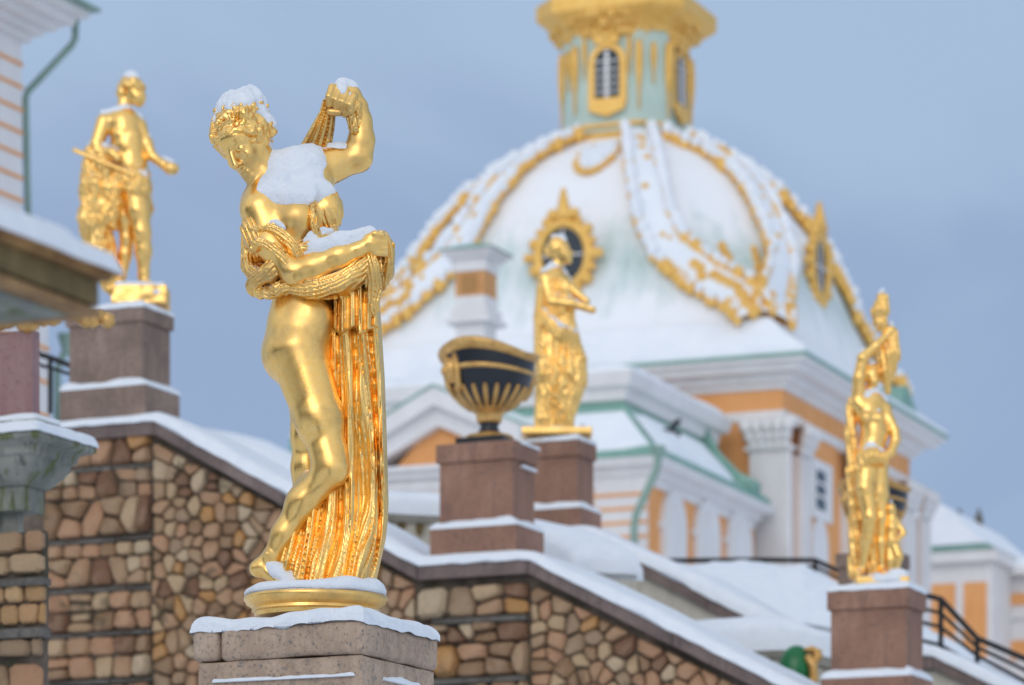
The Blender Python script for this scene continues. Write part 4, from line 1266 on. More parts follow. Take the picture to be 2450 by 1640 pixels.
# ------------------------------------------------------------------ smaller gilded statues
def simple_statue(frm, pd, label, build, win, h, dd=(-70, 80), snow=(19, 9), blur=1, seed=0, plinth=None, extra=(), group='gilded statues on the cascade pedestals'):
    o0, Wd, (cx_, ly, z) = pd
    c0 = frm.world(cx_ - Wd * .5, ly + Wd * .34, z)
    o = thing('gilded_statue', label, 'statue', c0, 0, group)
    s = Sculpt(win[0], win[1], win[2], win[3], dd[0], dd[1], h, c0.y)
    res = build(s)
    for nm, V in res: link(nm, s.mesh(nm, V, c0), GOLDF, o)
    allf = res[0][1]
    for nm, V in res[1:]: allf = np.minimum(allf, V)
    sn = s.noise(20, seed + 40) * 2.2 + s.noise(8, seed + 41) * 1.0
    W = s.blur(s.snow(allf, snow[0], snow[1], sn, 7), 1)
    s.V = W + 0
    for c_, r_ in extra: s.ell(c_, r_, 8)
    W = s.V + sn * .25
    link('snow', s.mesh('snow', W, c0), SNOWN, o)['kind'] = 'stuff'
    return o, c0
def b_faun(s):      # leaning on a draped stump, head turned right
    c, e = s.chain, s.ell
    e((318, 212, 0), (27, 28, 31), 4); e((330, 232, 10), (20, 20, 22), 8); e((341, 228, 16), (6, 8, 7), 4); e((338, 243, 12), (8, 8, 7), 4); e((333, 250, 10), (9, 9, 8), 5)
    c([(300, 236, -4, 17), (296, 268, 0, 17)], 8)
    c([(264, 292, 4, 22), (300, 288, 0, 26), (332, 302, -4, 19)], 10)
    c([(296, 300, 0, 38), (306, 350, 2, 38), (316, 400, 4, 36), (318, 440, 2, 38)], 12)
    e((288, 322, 22), (20, 18, 15), 8); e((318, 326, 20), (18, 18, 15), 8); e((316, 372, 26), (12, 12, 18), 8)
    c([(250, 292, 10, 20), (232, 345, 16, 16), (236, 366, 20, 15)], 6); c([(236, 362, 20, 14), (268, 366, 36, 11), (282, 378, 40, 12)], 5)
    c([(334, 304, -4, 17), (352, 344, 4, 14), (364, 374, 10, 12)], 6); c([(364, 374, 10, 12), (390, 394, 22, 10), (404, 400, 24, 12)], 5); e((410, 404, 26), (19, 17, 15), 5)
    c([(325, 450, 8, 34), (331, 505, 18, 27), (340, 556, 20, 21), (343, 600, 12, 20), (344, 655, 6, 13), (344, 668, 6, 14)], 9); c([(344, 672, 6, 10), (360, 680, 24, 8)], 4)
    c([(300, 455, -6, 30), (298, 520, -8, 23), (304, 572, -10, 17), (300, 610, -14, 16), (292, 665, -14, 10)], 7); c([(292, 672, -12, 10), (286, 680, 10, 8)], 4)
    body = s.V; s.V = s.new(); n = s.noise(9, 3)
    for i in range(34):
        a = i * 2.4; t = (i % 17) / 16
        e((314 + math.cos(a) * 28, 205 - 20 * t + abs(math.cos(a)) * 22, math.sin(a) * 28 + 2), (8.5, 8.5, 8), 3)
    e((312, 206, -8), (28, 27, 26), 4); s.V -= n * 2; e((345, 232, 18), (17, 22, 22), 3, sub=True)
    hair = s.V; s.V = s.new(); n2 = s.noise(16, 5)
    c([(232, 372, -6, 32), (228, 450, -4, 36), (226, 530, -4, 36), (238, 600, -6, 36), (262, 655, -6, 28), (270, 680, -4, 26)], 12)
    c([(250, 380, 14, 26), (268, 450, 16, 20), (262, 520, 10, 20)], 10); s.V -= n2 * 5 + ridges(s.X[:, None, None] / 13.0 + n2 * 1.2, .7) * 3
    stump = s.V; s.V = s.new()
    for k in range(6): c([(178, 359 - k * 0, 30, 5), (330, 420, 48, 5)], 1)
    c([(180, 362, 34, 4.5), (322, 420, 52, 4.5)], 1)
    flute = s.V; s.V = s.new()
    c([(318, 425, 12, 36), (330, 450, 20, 32), (345, 500, 8, 10)], 8); c([(282, 420, 22, 18), (276, 480, 20, 16), (272, 540, 12, 12)], 8); c([(342, 420, -8, 16), (352, 500, -12, 12), (348, 560, -14, 8)], 8)
    s.V -= n2 * 3 + ridges((s.X[:, None, None] * .8 + s.Z[None, None, :] * .5) / 11.0 + n2, .7) * 3
    cloth = s.V; s.V = s.new()
    def sl(px, D, py):
        return np.maximum(np.maximum(np.abs(px - 337) - 66, np.abs(D + 4) - 52), np.maximum(692 + n2[:1, :1, :1] * 0 - py, py - 736))
    s.func((262, 676, -66), (412, 742, 60), sl, 2)
    c([(280, 690, 30, 10), (395, 704, 34, 12)], 6)
    s.V -= n2 * 2.5
    return [('body', body), ('hair', hair), ('stump', stump), ('flute', flute), ('drapery', cloth), ('base_rock', s.V)]
simple_statue(W1, p1, 'gilded statue of a youth with a flute leaning on a stump, at left', b_faun, (160, 440, 160, 745), 2.6, dd=(-62, 66), seed=1, extra=[((322, 694, 0), (60, 44, 12)), ((372, 704, 20), (34, 30, 14))])
def b_robed(s):
    c, e = s.chain, s.ell
    e((1342, 598, 0), (22, 22, 27), 4); e((1352, 612, 4), (17, 16, 20), 8); e((1368, 606, 4), (5, 5, 6), 4); e((1361, 625, 3), (8, 8, 7), 5); c([(1340, 620, 0, 14), (1326, 648, 0, 14)], 6)
    c([(1306, 668, 14, 19), (1322, 662, 0, 24), (1348, 672, -14, 18)], 8); c([(1322, 675, 0, 32), (1330, 740, 0, 30)], 10)
    c([(1304, 670, 16, 17), (1318, 722, 30, 14), (1328, 724, 34, 13)], 5); c([(1322, 722, 32, 13), (1368, 728, 40, 11), (1396, 734, 42, 9)], 5); c([(1396, 735, 42, 9), (1418, 742, 44, 9)], 4)
    c([(1350, 676, -16, 15), (1376, 700, -6, 11), (1404, 722, 6, 9)], 5)
    c([(1330, 740, 0, 24), (1326, 900, 6, 20), (1320, 1020, 16, 10), (1322, 1030, 30, 9), (1336, 1036, 40, 7)], 3)
    body = s.V; s.V = s.new(); n = s.noise(8, 6)
    e((1334, 592, -2), (26, 25, 24), 4); e((1318, 600, -6), (15, 16, 16), 5); s.V -= n * 3 + ridges(s.Z[None, None, :] / 8.0 + s.X[:, None, None] / 14, .7) * 1.5; e((1368, 616, 4), (20, 22, 24), 3, sub=True)
    hair = s.V; s.V = s.new(); n2 = s.noise(26, 7); n3 = s.noise(11, 8)
    n2 *= .6; n3 *= .6; L = [(660, 1292), (700, 1288), (760, 1290), (850, 1284), (950, 1284), (1036, 1281)]; Rr = [(660, 1352), (720, 1372), (765, 1372), (800, 1382), (850, 1385), (900, 1402), (940, 1392), (1000, 1372), (1036, 1368)]
    def robe(px, D, py):
        l = interp(py, L); r = interp(py, Rr); cx_ = (l + r) / 2; hw = (r - l) / 2
        u = (px - cx_) / hw; q = np.sqrt(u * u + (D / (hw * .95)) ** 2)
        ang = np.arctan2(px - cx_, D)
        f = ridges(ang * 3.1 + grab2(s, n2, px, D, py) * 1.1, .7) * 3.4 + ridges(ang * 7 + grab2(s, n3, px, D, py), .7) * 1.3
        return np.maximum((q - 1) * hw * .9 - f, np.maximum(664 - py + np.abs(px - 1325) * .2, py - 1036))
    s.func((1262, 655, -66), (1418, 1042, 66), robe, 2)
    # mantle crossing the hips and falling at the side
    def fd(X, D, Z, t=None): return ridges((X * .5 + Z * .8) / 9.0, .7) * 2.4
    c([(1300, 760, 30, 14), (1340, 800, 44, 15), (1374, 812, 20, 13)], 6, disp=fd); c([(1296, 690, 24, 12), (1290, 760, 26, 12), (1288, 850, 22, 10)], 6, disp=fd); c([(1376, 810, 20, 10), (1392, 860, 18, 11), (1396, 920, 12, 9)], 5, disp=fd)
    robe_ = s.V; s.V = s.new()
    s.func((1236, 1026, -66), (1434, 1052, 66), lambda px, D, py: np.maximum(np.maximum(np.abs(px - 1332) - 84, np.abs(D) - 56), np.maximum(1031 - py, py - 1048)), 2)
    return [('body', body), ('hair', hair), ('robe', robe_), ('plinth', s.V)]
def grab2(s, N, px, D, py):
    X = np.asarray(px) - CX; Z = H - np.asarray(py)
    i = np.rint((X.ravel() - s.X[0]) / s.h).astype(int); j = np.rint((D.ravel() - s.D[0]) / s.h).astype(int); k = np.rint((Z.ravel() - s.Z[0]) / s.h).astype(int)
    return N[np.ix_(i, j, k)]
simple_statue(W2, p3, 'gilded statue of a robed woman reaching out, before the round dome window', b_robed, (1232, 1442, 560, 1056), 2.4, seed=2, extra=[((1334, 1032, 0), (80, 54, 6))])
def b_right(s):
    c, e = s.chain, s.ell
    c([(2052, 965, 6, 17), (2056, 905, 14, 15), (2064, 858, 20, 13)], 6); c([(2064, 856, 20, 13), (2098, 826, 16, 10), (2124, 800, 8, 9)], 5); e((2132, 792, 6), (14, 13, 13), 4)
    e((2086, 898, 6), (18, 19, 22), 4); e((2092, 912, 18), (12, 12, 13), 6); c([(2086, 918, 0, 13), (2084, 945, 0, 15)], 6)
    c([(2058, 968, 4, 20), (2088, 962, 0, 24), (2116, 980, -4, 18)], 8); c([(2078, 985, 2, 33), (2094, 1035, 6, 30), (2084, 1090, 8, 34)], 12)
    e((2074, 1000, 30), (16, 14, 15), 6); e((2102, 1002, 28), (15, 14, 15), 6)
    c([(2116, 984, -2, 16), (2140, 1030, 8, 12), (2143, 1050, 12, 12)], 5); c([(2143, 1052, 12, 12), (2132, 1082, 24, 11), (2118, 1092, 30, 11)], 5)
    c([(2074, 1100, 14, 30), (2070, 1170, 28, 24), (2082, 1238, 34, 17), (2074, 1290, 22, 16), (2064, 1358, 12, 10)], 7); c([(2062, 1366, 12, 10), (2052, 1374, 30, 8)], 4)
    c([(2098, 1100, 0, 28), (2104, 1180, 4, 22), (2108, 1240, 4, 17), (2108, 1300, 0, 15), (2110, 1358, 0, 10)], 7); c([(2110, 1366, 2, 10), (2116, 1374, 20, 8)], 4)
    body = s.V; s.V = s.new(); n = s.noise(9, 3)
    e((2084, 888, -2), (21, 21, 18), 4); e((2070, 896, -2), (10, 12, 14), 4); s.V -= n * 3; e((2094, 914, 24), (14, 14, 17), 3, sub=True)
    hair = s.V; s.V = s.new(); n2 = s.noise(18, 4)
    def fd(X, D, Z, t=None): return ridges((X * .9 + Z * .12) / 10.0, .7) * 2.6
    c([(2138, 800, 4, 12), (2132, 850, -2, 22), (2122, 890, -6, 19), (2124, 935, -8, 8)], 6, disp=fd)
    c([(2112, 716, 0, 15), (2106, 745, 0, 20), (2108, 772, 0, 17), (2118, 796, 2, 10)], 6, disp=fd)
    c([(2118, 815, 0, 10), (2108, 860, -4, 10), (2116, 910, -8, 8)], 5, disp=fd)
    c([(2036, 960, -10, 10), (2036, 1040, -6, 14), (2040, 1130, -6, 14), (2046, 1240, -10, 16), (2046, 1370, -14, 18)], 6, disp=fd)
    c([(2060, 1120, 34, 14), (2086, 1092, 38, 22), (2110, 1100, 30, 16)], 8, disp=fd); c([(2082, 1110, 30, 14), (2090, 1200, 14, 12), (2088, 1300, -4, 14), (2088, 1375, -8, 16)], 6, disp=fd)
    s.V -= n2 * 2
    cloth = s.V; s.V = s.new()
    e((2132, 1218, 10), (12, 12, 14), 4); c([(2134, 1236, 6, 11), (2134, 1262, 8, 15), (2132, 1292, 8, 15)], 6)
    c([(2142, 1244, 8, 8), (2158, 1268, 14, 7), (2162, 1276, 16, 7)], 4); c([(2162, 1276, 16, 7), (2146, 1294, 22, 6)], 4)
    c([(2138, 1300, 8, 14), (2150, 1330, 16, 11), (2142, 1372, 10, 8)], 5); c([(2128, 1300, 4, 13), (2130, 1340, 10, 10), (2128, 1374, 8, 8)], 5)
    child = s.V; s.V = s.new()
    s.func((2030, 1366, -60), (2190, 1408, 60), lambda px, D, py: np.maximum(np.maximum(np.abs(px - 2108) - 64, np.abs(D) - 50), np.maximum(1388 - py - n2[:1, :1, :1] * 3, py - 1404)), 2)
    return [('body', body), ('hair', hair), ('drapery', cloth), ('child_figure', child), ('plinth', s.V)]
simple_statue(W1, p4, 'gilded statue holding cloth above its head, small child figure at its feet', b_right, (2014, 2192, 684, 1410), 2.4, seed=3, extra=[((2118, 1390, 14), (62, 44, 15)), ((2146, 1376, 20), (26, 26, 16))])

# ------------------------------------------------------------------ cascade steps between the walls: marble rims under rolls of snow
def rim(label, path, hgt, snow_h, wid, hole_px, name='basin_rim'):
    """path of (px, py_top_of_marble, Y) ; the face drops hgt metres below"""
    pts = [P(*p) for p in path]; base = pts[0].copy(); base.z = pts[0].z - hgt
    o = thing(name, label, 'basin', base, 0, 'snow covered cascade basins between the walls')
    L = [p - base for p in pts]
    # refine
    fine = []
    for i in range(len(L) - 1):
        p0, p1, p2_, p3_ = [L[max(0, min(len(L) - 1, i + q))] for q in (-1, 0, 1, 2)]
        for k in range(8):
            t = k / 8; fine.append(.5 * ((2 * p1) + (-p0 + p2_) * t + (2 * p0 - 5 * p1 + 4 * p2_ - p3_) * t * t + (-p0 + 3 * p1 - 3 * p2_ + p3_) * t ** 3))
    fine.append(L[-1])
    def nr(i):
        t = fine[min(i + 1, len(fine) - 1)] - fine[max(i - 1, 0)]; v = Vector((t.y, -t.x, 0)); v.normalize(); return v
    path5 = [(p.x, p.y, p.z, nr(i).x, nr(i).y) for i, p in enumerate(fine)]
    bm = BM(); sweep(bm, path5, [(-wid, -.02), (.0, -.02), (.03, -.05), (.03, -.09), (-.02, -.13), (-wid, -.13)]); part('rim', bm, CREAM, o, smooth=True, angle=40)
    bm = BM(); sweep(bm, path5, [(-wid, -.13), (-.05, -.13), (-.05, -hgt), (-wid, -hgt)]); part('face', bm, CREAM, o, smooth=True, angle=40)
    prof = []
    for k in range(15):
        a = math.pi * k / 14; cs = math.cos(a); prof.append((-wid / 2 + (wid / 2 + .06) * (abs(cs) ** .7) * (1 if cs > 0 else -1), -.02 + snow_h * math.sin(a) ** .6 - (.05 if k in (0, 14) else 0)))
    rings = []
    bm = BM()
    for i, (x, y, z, nx_, ny_) in enumerate(path5):
        endf = min(1.0, .15 + min(i, len(path5) - 1 - i) / 5.0) ; n = 1 + .16 * mnoise.noise(Vector((x * 1.5, y * 1.5, z)))
        rings.append([bm.verts.new((x + nx_ * a, y + ny_ * a, z + (b * n * (endf ** .5) if b > 0 else b))) for a, b in prof])
    for A, B in zip(rings, rings[1:]):
        for k in range(len(prof) - 1): bm.faces.new((A[k], A[k + 1], B[k + 1], B[k]))
    bm.faces.new(rings[0][::-1]); bm.faces.new(rings[-1])
    part('snow', bm, SNOW, o, smooth=True)
    # dark oval niches with a projecting surround
    for (px, py) in hole_px:
        # nearest place on the face
        best = None
        for i, (x, y, z, nx_, ny_) in enumerate(path5):
            wpt = Vector((x - nx_ * .05, y - ny_ * .05, 0)) + base
            ppx = CX + F * wpt.x / wpt.y
            if best is None or abs(ppx - px) < best[0]: best = (abs(ppx - px), i, wpt)
        _, i, wpt = best; nx_, ny_ = path5[i][3], path5[i][4]
        if ny_ > 0: nx_, ny_ = -nx_, -ny_
        z = CAMZ + (H - py) / F * wpt.y - base.z
        c0 = Vector((wpt.x - base.x, wpt.y - base.y, z)); tdir = Vector((-ny_, nx_, 0))
        bm = BM(); ring = []
        for k in range(18):
            a = 2 * math.pi * k / 18; ring.append(c0 + tdir * math.cos(a) * .062 + Vector((0, 0, math.sin(a) * .088)) + Vector((nx_, ny_, 0)) * .004)
        tube(bm, ring, .012, 6, closed=True); part('niche_surround', bm, CREAM, o, smooth=True)
        bm = BM(); vs = [bm.verts.new(p + Vector((nx_, ny_, 0)) * .001) for p in ring]; vb = [bm.verts.new(p - Vector((nx_, ny_, 0)) * .02) for p in ring]
        bm.faces.new(vs); bm.faces.new(vb[::-1])
        for k in range(18): bm.faces.new((vs[k], vs[(k + 1) % 18], vb[(k + 1) % 18], vb[k]))
        part('niche', bm, BRONZE, o)
    return o, path5, base
rim('snow rolled marble basin rim beside the large statue, left of the urn pedestal', [(820, 1208, 32.5), (940, 1212, 32.3), (1050, 1218, 32), (1150, 1226, 32)], .62, .19, .9, [(930, 1250), (962, 1255), (1006, 1262), (1040, 1266)])
rim('rounded snow covered marble rim ending right of the urn pedestal', [(1160, 1275, 31.9), (1240, 1292, 31.4), (1300, 1312, 31.0), (1350, 1336, 30.7), (1388, 1362, 30.4)], .5, .20, .5, [])
rim3, rp3, rb3 = rim('long snow covered marble basin rim above the green ornament, at lower right', [(1560, 1545, 31.0), (1660, 1540, 30.2), (1780, 1540, 29.8), (1890, 1538, 29.8), (1975, 1556, 29.9), (2060, 1580, 30.3)], .8, .27, 1.5, [(1780, 1572), (1836, 1574), (1985, 1600)])
# snow drift lying behind the coping at its left end
t_ = thing('snow_drift', 'smooth drift of snow lying behind the near coping at lower centre right', 'snow', P(1560, 1500, 29.6))
bm = BM(); b0 = P(1560, 1500, 29.6)
rs_ = []
for i in range(21):
    u = i / 20; px = 1480 + 210 * u; hh = 54 * math.sin(math.pi * min(1, u * 1.0)) ** .8
    ring = []
    for k in range(9):
        v_ = k / 8; p = P(px, 1548 + (u - .5) * 70 - hh * math.sin(math.pi * v_) ** .6 * 1.2, 28.9 + 1.2 * v_); ring.append(bm.verts.new(p - b0))
    rs_.append(ring)
for A, B in zip(rs_, rs_[1:]):
    for k in range(8): bm.faces.new((A[k], A[k + 1], B[k + 1], B[k]))
so = part('snow', bm, SNOW, t_, smooth=True)
# green ornament with gilded mask under the rim
gb = P(1906, 1606, 29.3)
o = thing('fountain_ornament', 'bright green enamelled ball with gilded shell trim under the snowy basin rim', 'ornament', gb)
k_ = 29.3 / F
bm = BM(); ball(bm, (0, 0, 0), 1, 3, (44 * k_, 36 * k_, 62 * k_)); part('green_ball', bm, GREENB, o, smooth=True)
bm = BM()
for i in range(9):
    a = -.9 + i * .26; r = 50
    ball(bm, ((10 + math.cos(a) * 38) * k_, -30 * k_, (34 + math.sin(a * 1.6) * 14) * k_), (9 + 3 * (i % 2)) * k_, 1, (1.3, .8, .8))
tube(bm, [((x_) * k_, -34 * k_, z_ * k_) for x_, z_ in ((22, 34), (36, 10), (38, -20), (26, -50), (8, -70))], [9 * k_, 12 * k_, 12 * k_, 11 * k_, 8 * k_], 8)
part('gilded_trim', bm, GILTU, o, smooth=True, kind='stuff')

# ------------------------------------------------------------------ near column and entablature at the left edge
NF = Frame(75, 8.5, TH)
o = thing('stone_corbel', 'mossy grey limestone corbel on a rough block pilaster at the left edge', 'corbel', NF.origin(0), NF.rot)
def zN(py): return NF.fr(75, py, 0)[1]
yR = lambda px, lx=0.0: NF.sd(px, 1000, lx)[0]
# side face recedes from the corner; front face runs out of the picture
L_ = -.55
D_ = NF.sd(230, 1000, .035)[0] - .036
tiers = [(.035, 1034, 1050), (.020, 1050, 1066), (.004, 1066, 1084), (-.016, 1084, 1112), (-.036, 1112, 1150), (-.052, 1150, 1208), (-.086, 1208, 1268)]
bm = BM(); eave(bm, L_, 0, 0, D_, [(-.2, zN(1034)), (.035, zN(1034)), (.036, zN(1050)), (.026, zN(1056)), (.012, zN(1060)), (.006, zN(1066)), (.004, zN(1082)), (-.006, zN(1088)), (-.008, zN(1100)), (-.018, zN(1118)), (-.034, zN(1138)), (-.046, zN(1150)), (-.2, zN(1150))])
part('cyma_moulding', bm, CORBEL, o, bevel=.002)
bm = BM(); box(bm, L_, -.052, .052, D_ - .052, zN(1208) + .0005, zN(1150) - .0005); part('block', bm, CORBEL, o, bevel=.006)
bm = BM(); box(bm, L_, -.086, .086, D_ - .086, zN(1268), zN(1208)); part('block', bm, CORBEL, o, bevel=.006)
bm = BM(); snow_pad(bm, L_, .038, -.038, D_ + .038, zN(1034), .022, 30, 24, edge=.02, amp=.6, seed=5, over=.002, drop=.006); part('snow', bm, SNOW, o, smooth=True)
rg = random.Random(9)
xs = NF.fr(104, 1300, .0)[0]
bm = BM(); box(bm, L_, xs - .006, .012, .030, 0, zN(1270)); part('mortar_core', bm, MORTAR, o)
courses(o, NF, -160, 105, [(1276, 1330), (1330, 1382)], rg, STONE, ly=.006, wid=(.055, .09), gap=.003, proud=.012, depth=.02, sub=0)
courses(o, NF, -160, 107, [(1406, 1450), (1450, 1500)], rg, STONE_W, ly=.004, wid=(.035, .06), gap=.002, proud=.010, depth=.02, sub=0)
courses(o, NF, -160, 103, [(1530, 1578), (1590, 1660), (1660, 1730)], rg, STONE, ly=.006, wid=(.06, .10), gap=.003, proud=.012, depth=.02, sub=0)
for (a, b) in ((1384, 1402), (1504, 1526)):
    bm = BM(); box(bm, L_, xs + .003, -.012, .028, zN(b), zN(a)); part('slate_slab', bm, SLATE, o, bevel=.004)

o = thing('marble_column', 'pink marble shaft with ragged gilded capital at the left edge, standing on the snowy corbel', 'column', NF.world(-.1, .05, zN(1030)), NF.rot)
zb_ = zN(1030); X0, Y0_ = -.1, .05
def NB(x0, x1, y0, y1, pa, pb, name, m, bev=.004):
    bm = BM(); box(bm, x0 - X0, x1 - X0, y0 - Y0_, y1 - Y0_, zN(pb) - zb_, zN(pa) - zb_); return part(name, bm, m, o, bevel=bev)
xc = NF.fr(77, 900, .03)[0]; yd = NF.sd(95, 900, xc)[0]
NB(L_, xc + .03, .0, D_ * .55, 1002, 1030, 'base', CORBEL); NB(L_, xc, .03, max(yd, .05), 782, 1001, 'shaft', MARB_PINK)
bm = BM(); snow_pad(bm, L_ - X0, xc + .03 - X0, 0 - Y0_, D_ * .55 - Y0_, zN(1002) - zb_, .014, 24, 12, edge=.014, amp=.5, seed=3); part('snow', bm, SNOW, o, smooth=True)
bm = BM(); rg = random.Random(2)
for i in range(26):
    x = L_ + (xc + .06 - L_) * i / 25; ball(bm, (x - X0, .02 - Y0_ + rg.uniform(-.01, .01), zN(762) - zb_ + rg.uniform(-.012, .014)), rg.uniform(.016, .03), 1, (1.1, 1, .8))
for i in range(10):
    ball(bm, (xc + .02 + .012 * i - X0, .04 + .012 * i - Y0_, zN(752 - i) - zb_ + rg.uniform(-.008, .008)), rg.uniform(.014, .022), 1)
part('capital', bm, GILTU, o, smooth=True, kind='stuff')

# entablature slab running towards the camera
NF = Frame(75, 5.9, TH)
lxE = .005
yE = NF.sd(268, 700, lxE)[0]; zt = NF.sd(268, 652, lxE)[1]; zu = NF.sd(268, 762, lxE)[1]
o = thing('entablature', 'blurred gilt and bronze entablature beam with snow on top, reaching in from the left edge', 'beam', NF.world(lxE, yE, zu), NF.rot)
Hh = zt - zu; yN = -1.9
def EB(x0, x1, a, b, name, m, bev=.004):
    bm = BM(); box(bm, x0, x1, yN - yE, 0 + x1, Hh * a, Hh * b); return part(name, bm, m, o, bevel=bev)
EB(-.9, -.05, -.03, -.001, 'soffit', CORBEL); EB(-.9, -.012, .0, .14, 'lower_fillet', GILTWORN); EB(-.9, -.028, .14, .24, 'fascia', BRONZE); EB(-.9, -.016, .24, .80, 'frieze', BRONZE); EB(-.9, .0, .80, .93, 'cornice', GILTWORN); EB(-.9, .012, .93, 1.0, 'top_fillet', GILTWORN)
bm = BM(); snow_pad(bm, -.9, .012, yN - yE, .012, Hh, .05, 12, 40, edge=.05, amp=.4, seed=6, over=.004, drop=.006); part('snow', bm, SNOW, o, smooth=True)
# ------------------------------------------------------------------ snowy bank and railings behind the second wall
bk = thing('snow_bank', 'bumpy snow covered bank below the palace, left of the right statue', 'snow bank', P(1800, 1500, 38))
bm = BM(); b0 = P(1800, 1500, 38); rows = []
topc = [(1560, 1352), (1640, 1353), (1700, 1348), (1790, 1343), (1860, 1352), (1920, 1356), (1975, 1378), (2020, 1402), (2100, 1440), (2400, 1600)]
for i in range(90):
    px = 1560 + i * 9.4; tp = float(np.interp(px, [a for a, b in topc], [b for a, b in topc])); r_ = []
    for k in range(15):
        v_ = k / 14; Yv = 36.2 + 4.0 * v_; py = 1600 + (tp - 1600) * min(1, v_ * 1.35) ** .8 if v_ < .75 else tp
        n = mnoise.noise(Vector((px * .02, v_ * 5, 1))) * 8 + mnoise.noise(Vector((px * .06, v_ * 12, 4))) * 4
        p = P(px, py, Yv); p.z += n * .0040 * (1 if k < 14 else .5); r_.append(bm.verts.new(p - b0))
    rows.append(r_)
for A, B in zip(rows, rows[1:]):
    for k in range(14): bm.faces.new((A[k], A[k + 1], B[k + 1], B[k]))
part('snow', bm, SNOW, bk, smooth=True)
def railing(label, posts, feet, rails, Yr, rad=.022, group='black iron railings'):
    """posts: list of (px, py_top, py_foot); rails: list of offsets 0..1 down the post"""
    b0 = P(posts[0][0], posts[0][2], Yr(posts[0][0])); o = thing('iron_railing', label, 'railing', b0, 0, group)
    for i, (px, a, b) in enumerate(posts):
        bm = BM(); tube(bm, [P(px, b, Yr(px)) - b0, P(px, a, Yr(px)) - b0], rad * 1.1, 8); part('post', bm, IRON, o, smooth=True, angle=50)
    for f in rails:
        bm = BM(); tube(bm, [P(px, a + (b - a) * f, Yr(px)) - b0 for px, a, b in posts], rad * (1.25 if f == 0 else .8), 8); part('rail', bm, IRON, o, smooth=True, angle=50)
    return o
railing('black iron railing descending beside the right pedestal, at lower right', [(2180, 1416, 1545), (2251, 1434, 1562), (2338, 1528, 1608), (2460, 1580, 1685), (2560, 1630, 1740)], 0, [0, .26, .52, .86],
        lambda px: W2.yfront(px, .5), .021)
railing('low black iron railing on top of the snowy bank, left of the right statue', [(1600, 1342, 1380), (1700, 1341, 1380), (1830, 1340, 1380), (1950, 1341, 1372), (2040, 1382, 1420)], 0, [0, .5], lambda px: 40.5, .022)
railing('dark handrail seen between the pink shaft and the left pedestal', [(60, 838, 990), (120, 856, 990), (190, 884, 990)], 0, [0, .18], lambda px: 33, .02)

# ------------------------------------------------------------------ palace pavilion with dome
TP = 22.0
Q = Frame(1925, 110.0, TP)
pal = thing('domed_pavilion', 'ochre and white palace pavilion with snow covered dome, gilded ribs and pale green lantern', 'palace', Q.origin(0), Q.rot)
zC = lambda py: CAMZ + (H - py) / F * 110.0
S1, S2 = 16.6, 15.6
lw, rw = -S1 + 1.0, -1.0           # walls
ze = zC(848)
Lf = (lw, rw, 1.0, S2 - 1.0)
# walls by storeys
bm = BM(); box(bm, lw, rw, 1.0, S2 - 1, 0, zC(985)); part('wall', bm, OCHRE, pal)
bm = BM(); box(bm, lw - .06, rw + .06, .94, S2 - .94, zC(985) + .002, zC(962)); part('architrave', bm, WHITE, pal)
bm = BM(); box(bm, lw, rw, 1.0, S2 - 1, zC(962) + .002, zC(912)); part('frieze', bm, OCHRE, pal)
prof = [(.0, zC(912)), (.10, zC(910)), (.14, zC(900)), (.30, zC(895)), (.34, zC(880)), (.72, zC(876)), (.80, zC(862)), (.96, zC(858)), (1.0, zC(849)), (.0, zC(849))]
bm = BM(); eave(bm, lw, rw, 1.0, S2 - 1, prof); part('cornice', bm, WHITE, pal)
bm = BM(); eave(bm, lw - 1, rw + 1, 0.0, S2, [(.03, ze + .002), (.05, ze + .10), (-.2, ze + .10), (-.2, ze + .002)]); part('gutter_edge', bm, ROOF, pal)
# dome: chamfered square plan
w2 = 7.15; dcx, dcy = -1.0 - w2 - .4, 1.0 + w2 - .0
zD = lambda py: CAMZ + (H - py) / F * 117.5
prof_r = [(870, 1.0), (800, .96), (740, .925), (660, .88), (580, .82), (500, .74), (430, .64), (370, .505), (335, .385), (302, .28)]
zs = [zD(p) for p, r in prof_r]; rs = [r * w2 for p, r in prof_r]
cf = [.05, .10, .26, .42, .48, .50, .51, .50, .48, .46]
def dome_r(z): return float(np.interp(z, zs, rs)), float(np.interp(z, zs, cf))
def ring_pts(z, off=0.0):
    r, ch = dome_r(z); r += off; c_ = r * ch
    return [(-r + c_, -r), (r - c_, -r), (r, -r + c_), (r, r - c_), (r - c_, r), (-r + c_, r), (-r, r - c_), (-r, -r + c_)]
bm = BM(); rings = []
NZ = 40
for i in range(NZ + 1):
    z = zs[0] + (zs[-1] - zs[0]) * i / NZ; pts = ring_pts(z); full = []
    for k in range(8):
        a, b = pts[k], pts[(k + 1) % 8]; m = 10 if k % 2 == 0 else 4
        for j in range(m): full.append((a[0] + (b[0] - a[0]) * j / m, a[1] + (b[1] - a[1]) * j / m))
    rings.append([bm.verts.new((dcx + x, dcy + y, z)) for x, y in full])
for A, B in zip(rings, rings[1:]):
    n = len(A)
    for k in range(n): bm.faces.new((A[k], A[(k + 1) % n], B[(k + 1) % n], B[k]))
part('dome', bm, DSNOW, pal, smooth=True, angle=25)
